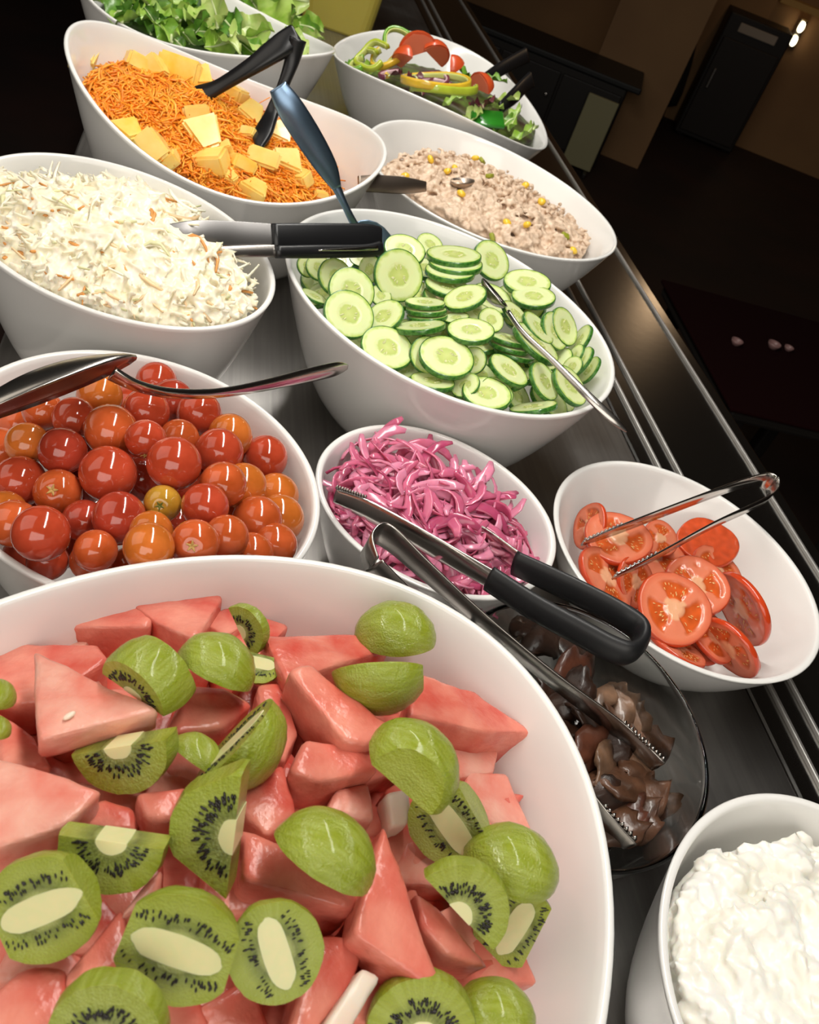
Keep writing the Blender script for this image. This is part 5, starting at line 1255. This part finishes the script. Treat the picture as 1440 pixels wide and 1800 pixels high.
# ------------------------------------------------------------------ tongs and spoons
def piece(name, parent, vf, m):
    return link(name, mesh(name, *vf, m), parent)
def utensils():
    # tongs with black grips in the onion bowl
    o0 = at(1130, 1130, .112); t = empty('serving_tongs', tuple(o0), 'steel tongs with thick black looped grips lying across the pickled onion', 'tongs')
    W = (0, .15, 1)
    A = [at(588, 872, .092), at(640, 895, .094), at(740, 950, .098), at(862, 1018, .104), at(900, 1038, .106)]
    Bq = [at(788, 910, .078), at(840, 938, .084), at(905, 985, .092), at(960, 1018, .098)]
    piece('arm', t, sweep(A, W, [.010, .014, .015, .013, .012], .0016, sect='channel', origin=o0), M['steel'])
    piece('arm', t, sweep(Bq, W, [.006, .013, .014, .012], .0016, sect='channel', origin=o0), M['steel'])
    tp = []
    for k in range(12):
        f = k / 12; p = np.array(A[0]) * (1 - f) + np.array(A[1]) * f + np.array((0, .0, .0068 + .002 * f)); tp.append(loft([[p + np.array((s * .0011, u * .0011, 0)) for s, u in ((-1, -1), (1, -1), (1, 1), (-1, 1))], [p + np.array((s * .0003, u * .0003, .0022)) for s, u in ((-1, -1), (1, -1), (1, 1), (-1, 1))]]))
    v, f = join(tp); piece('gripping_teeth', t, ([tuple(np.array(x) - o0) for x in v], f), M['steel'])['kind'] = 'stuff'
    G = [at(860, 1017, .104), at(930, 1062, .107), at(1010, 1106, .110), at(1072, 1139, .112), at(1106, 1148, .113), at(1126, 1130, .113), at(1122, 1104, .113), at(1085, 1078, .112), at(1000, 1034, .104), at(905, 990, .094)]
    piece('grip', t, sweep(G, W, .017, .0085, sub=8, sect='round', origin=o0), M['black_grip'])
    # plain steel tongs from the onion rim down to the mushrooms
    o1 = at(655, 965, .115); t = empty('serving_tongs', tuple(o1), 'plain bent steel tongs reaching from the onion rim into the mushroom dish', 'tongs')
    P = [at(1158, 1348, .052), at(1085, 1280, .058), at(960, 1185, .076), at(840, 1085, .094), at(745, 1000, .106), at(690, 950, .112), at(664, 938, .113), at(645, 958, .112), at(655, 995, .109)]
    piece('arm', t, sweep(P, (.1, -.2, 1), [.014, .016, .014, .014, .017, .021, .022, .022, .020], .0014, sub=8, origin=o1), M['steel_dark'])
    Q = [at(655, 995, .109), at(720, 1055, .098), at(800, 1130, .082), at(880, 1215, .078), at(980, 1330, .060), at(1050, 1425, .050), at(1108, 1488, .044)]
    piece('arm', t, sweep(Q, (.1, -.2, 1), [.020, .016, .014, .014, .014, .015, .012], .0014, sub=8, origin=o1), M['steel_dark'])
    for (a, c, n) in ((P[0], P[1], 12), (Q[6], Q[5], 8)):
        tp = []; d = (np.array(c) - np.array(a)) / n
        for k in range(n):
            p = np.array(a) + d * (k + .5) + np.array((0, 0, .0065)); h = nrm(d) * np.linalg.norm(d) * .5; u = np.array((.0006, .0006, 0))
            tp.append(([p - h - u, p + h - u, p + np.array((0, 0, .0028)) - u, p - h + u, p + h + u, p + np.array((0, 0, .0028)) + u], [(0, 1, 2), (5, 4, 3), (0, 3, 4, 1), (1, 4, 5, 2), (2, 5, 3, 0)]))
        v, f = join(tp); x = piece('toothed_edge', t, ([tuple(np.array(q) - o1) for q in v], f), M['steel']); x['kind'] = 'stuff'
    # slim tongs on the tomato slices
    o2 = at(1355, 862, .115); t = empty('serving_tongs', tuple(o2), 'slim shiny steel tongs resting on the tomato slices and the rail-side rim', 'tongs')
    P = [at(1024, 955, .066), at(1090, 930, .073), at(1200, 888, .086), at(1290, 855, .097), at(1338, 843, .102), at(1358, 850, .103), at(1358, 868, .102), at(1335, 885, .100), at(1250, 925, .090), at(1150, 980, .076), at(1078, 1015, .066)]
    piece('arm', t, sweep(P[:6], (.1, -.1, 1), [.006, .013, .014, .014, .016, .016], .0014, sub=8, origin=o2), M['steel'])
    piece('arm', t, sweep(P[5:], (.1, -.1, 1), [.016, .015, .013, .012, .012, .006], .0014, sub=8, origin=o2), M['steel'])
    for a, c in ((P[0], P[1]), (P[10], P[9])):
        tp = []; d = (np.array(c) - np.array(a)) / 10
        for k in range(10):
            p = np.array(a) + d * (k + .4) + np.array((0, 0, .0028 + .00025 * k)); tp.append(loft([[p + np.array((s * .0011, u * .0011, 0)) for s, u in ((-1, -1), (1, -1), (1, 1), (-1, 1))], [p + np.array((s * .0004, u * .0004, .0022)) for s, u in ((-1, -1), (1, -1), (1, 1), (-1, 1))]]))
        v, f = join(tp); x = piece('toothed_edge', t, ([tuple(np.array(q) - o2) for q in v], f), M['steel']); x['kind'] = 'stuff'
    # slaw tongs with a squared black handle
    o3 = at(640, 425, .135); t = empty('serving_tongs', tuple(o3), 'flat steel tongs with a squared black handle lying over the coleslaw', 'tongs')
    wv = VY * .95 + VW * -.2
    piece('arm', t, sweep([at(286, 402, .140), at(340, 412, .139), at(420, 417, .138), at(482, 421, .138)], wv, [.005, .019, .022, .022], .0020, origin=o3), M['satin'])
    piece('arm', t, sweep([at(345, 443, .129), at(420, 442, .131), at(490, 441, .133)], wv, [.006, .008, .009], .0020, origin=o3), M['steel_dark'])
    piece('grip', t, sweep([at(479, 421, .1385), at(560, 421, .1395), at(640, 421, .140), at(668, 423, .139)], wv, [.0225, .0235, .0235, .021], [.006, .007, .007, .006], origin=o3), M['black_plastic'])
    piece('grip', t, sweep([at(484, 443, .133), at(560, 442, .134), at(640, 441, .135), at(668, 437, .135)], wv, [.009, .010, .010, .012], [.006, .007, .007, .008], origin=o3), M['black_plastic'])
    piece('chrome_strip', t, sweep([at(560, 440, .1385), at(620, 438, .139), at(664, 436, .139)], wv, [.001, .0028, .0035], .0012, origin=o3), M['steel'])
    # blue-grey handled server standing in the cucumbers
    o4 = at(622, 392, .125); t = empty('serving_spoon', tuple(o4), 'serving spoon with a flattened blue-grey handle standing in the cucumber bowl', 'spoon')
    piece('handle', t, sweep([at(592, 330, .152), at(575, 295, .165), at(545, 245, .183), at(510, 190, .202), at(488, 152, .214)], VX * .9 + VY * .35, [.008, .017, .021, .021, .014], [.005, .006, .007, .007, .005], origin=o4), M['blue_handle'])
    piece('neck', t, sweep([at(645, 430, .108), at(622, 392, .127), at(606, 360, .140), at(590, 326, .153)], VX * .9 + VY * .35, [.007, .0065, .006, .008], .004, sect='round', origin=o4), M['blue_handle'])
    def spoon_bowl(t, c, axis, up, L, Wd, dp, o, m):
        axis = nrm(axis); up = nrm(np.array(up) - axis * (np.array(up) @ axis)); sd = np.cross(up, axis); rings = []
        n, q = 14, 14
        for sgn, th in ((1, 0), (-1, .0014)):
            pass
        v, f = [], []
        for th in (0.0, .0014):
            for i in range(n + 1):
                u = i / n
                for j in range(24):
                    a = 2 * math.pi * j / 24; x, y = u * math.cos(a), u * math.sin(a)
                    egg = 1 - .18 * x
                    v.append(np.array(c) + axis * (x * L / 2) + sd * (y * Wd / 2 * egg) + up * (-dp * (1 - u * u) - th + (.0007 if u > .98 else 0)) - o)
        for lay in (0, 1):
            b0 = lay * (n + 1) * 24
            for i in range(n):
                for j in range(24):
                    k = (j + 1) % 24; q4 = (b0 + i * 24 + j, b0 + i * 24 + k, b0 + (i + 1) * 24 + k, b0 + (i + 1) * 24 + j); f.append(q4 if lay == 0 else q4[::-1])
        for j in range(24):
            k = (j + 1) % 24; a = n * 24; b0 = (n + 1) * 24 + n * 24; f.append((a + j, a + k, b0 + k, b0 + j))
        piece('spoon_bowl', t, (v, f), m)
    spoon_bowl(t, at(658, 455, .100), at(658, 455, .100) - at(640, 425, .112), (0, -1, .8), .07, .045, .012, o4, M['blue_handle'])
    # spoon in the cucumbers
    o5 = at(1040, 700, .13); t = empty('serving_spoon', tuple(o5), 'slender steel spoon lying on the cucumber slices with its handle over the rim', 'spoon')
    piece('handle', t, sweep([at(893, 548, .138), at(920, 585, .138), at(970, 632, .136), at(1030, 692, .131), at(1075, 735, .124), at(1102, 758, .119)], VX * .75 + VY * .5, [.004, .004, .0045, .006, .0062, .002], [.003, .003, .0024, .0022, .002, .0016], origin=o5), M['steel_dark'])
    spoon_bowl(t, at(871, 516, .136), at(892, 546, .138) - at(850, 490, .135), nrm(VX * .8 + VY * .35 - VW * .55), .036, .026, .007, o5, M['steel_dark'])
    # spoon across the cherry tomatoes
    o6 = at(440, 690, .11); t = empty('serving_spoon', tuple(o6), 'long steel serving spoon laid across the cherry tomatoes over the rim', 'spoon')
    piece('handle', t, sweep([at(196, 656, .148), at(240, 678, .143), at(300, 691, .138), at(380, 691, .132), at(460, 678, .127), at(540, 660, .122), at(590, 649, .119), at(610, 645, .117)], VY * .7 - VW * .7, [.010, .007, .006, .006, .0075, .010, .010, .004], [.003, .003, .0028, .0026, .0024, .0022, .002, .0018], origin=o6), M['steel'])
    spoon_bowl(t, at(88, 688, .143), at(10, 722, .140) - at(185, 655, .147), nrm(-VY * .93 - VW * .30 - VX * .12), .100, .040, .011, o6, M['steel_dark'])
    # black plastic tongs in the carrots
    o7 = at(522, 66, .20); t = empty('serving_tongs', tuple(o7), 'black plastic tongs standing upright in the shredded carrot', 'tongs')
    piece('arm', t, sweep([at(332, 178, .122), at(352, 168, .128), at(385, 152, .142), at(440, 118, .168), at(490, 84, .190), at(522, 64, .202)], VX * .35 + VY * .9, [.012, .021, .016, .018, .022, .022], [.006, .006, .006, .008, .011, .012], origin=o7), M['black_plastic'])
    piece('arm', t, sweep([at(456, 262, .118), at(462, 235, .126), at(480, 195, .140), at(500, 145, .165), at(514, 105, .184), at(524, 68, .202)], VX * .95 + VY * .3, [.006, .019, .013, .011, .014, .016], [.005, .006, .006, .007, .008, .010], origin=o7), M['black_plastic'])
    # spoon handle in the tuna salad
    o8 = at(700, 325, .115); t = empty('serving_spoon', tuple(o8), 'serving spoon buried in the tuna salad, its flat warm-toned handle over the rim', 'spoon')
    piece('handle', t, sweep([at(631, 323, .118), at(660, 323, .117), at(710, 326, .115), at(748, 328, .112)], VY * .95 - VW * .3, [.014, .016, .016, .010], .003, origin=o8), M['bronze'])
    spoon_bowl(t, at(812, 318, .103), at(745, 328, .110) - at(830, 305, .108), nrm(VY * .75 - VW * .6), .034, .024, .008, o8, M['bronze'])
    # black servers at the far rim of the mixed salad
    o9 = at(880, 140, .13); t = empty('salad_servers', tuple(o9), 'black plastic salad tongs reaching over the far rim of the mixed salad', 'tongs')
    piece('arm', t, sweep([at(848, 142, .116), at(875, 125, .124), at(905, 108, .130), at(926, 97, .134)], VY, [.014, .018, .020, .022], .006, origin=o9), M['black_plastic'])
    piece('arm', t, sweep([at(880, 190, .110), at(905, 168, .118), at(920, 152, .122), at(934, 140, .126)], VY, [.014, .020, .020, .022], .006, origin=o9), M['black_plastic'])
    # spoon in the cottage cheese, mostly out of the picture
    o10 = at(1440, 1640, .10); t = empty('serving_spoon', tuple(o10), 'grey steel spoon dug into the cottage cheese at the picture edge', 'spoon')
    spoon_bowl(t, at(1448, 1640, .098), VX, (0, 0, 1), .05, .036, .009, o10, M['steel'])
    piece('handle', t, sweep([at(1475, 1640, .101), at(1540, 1620, .118), at(1640, 1590, .135), at(1740, 1565, .145)], VY, [.007, .006, .010, .012], .003, origin=o10), M['steel'])
utensils()
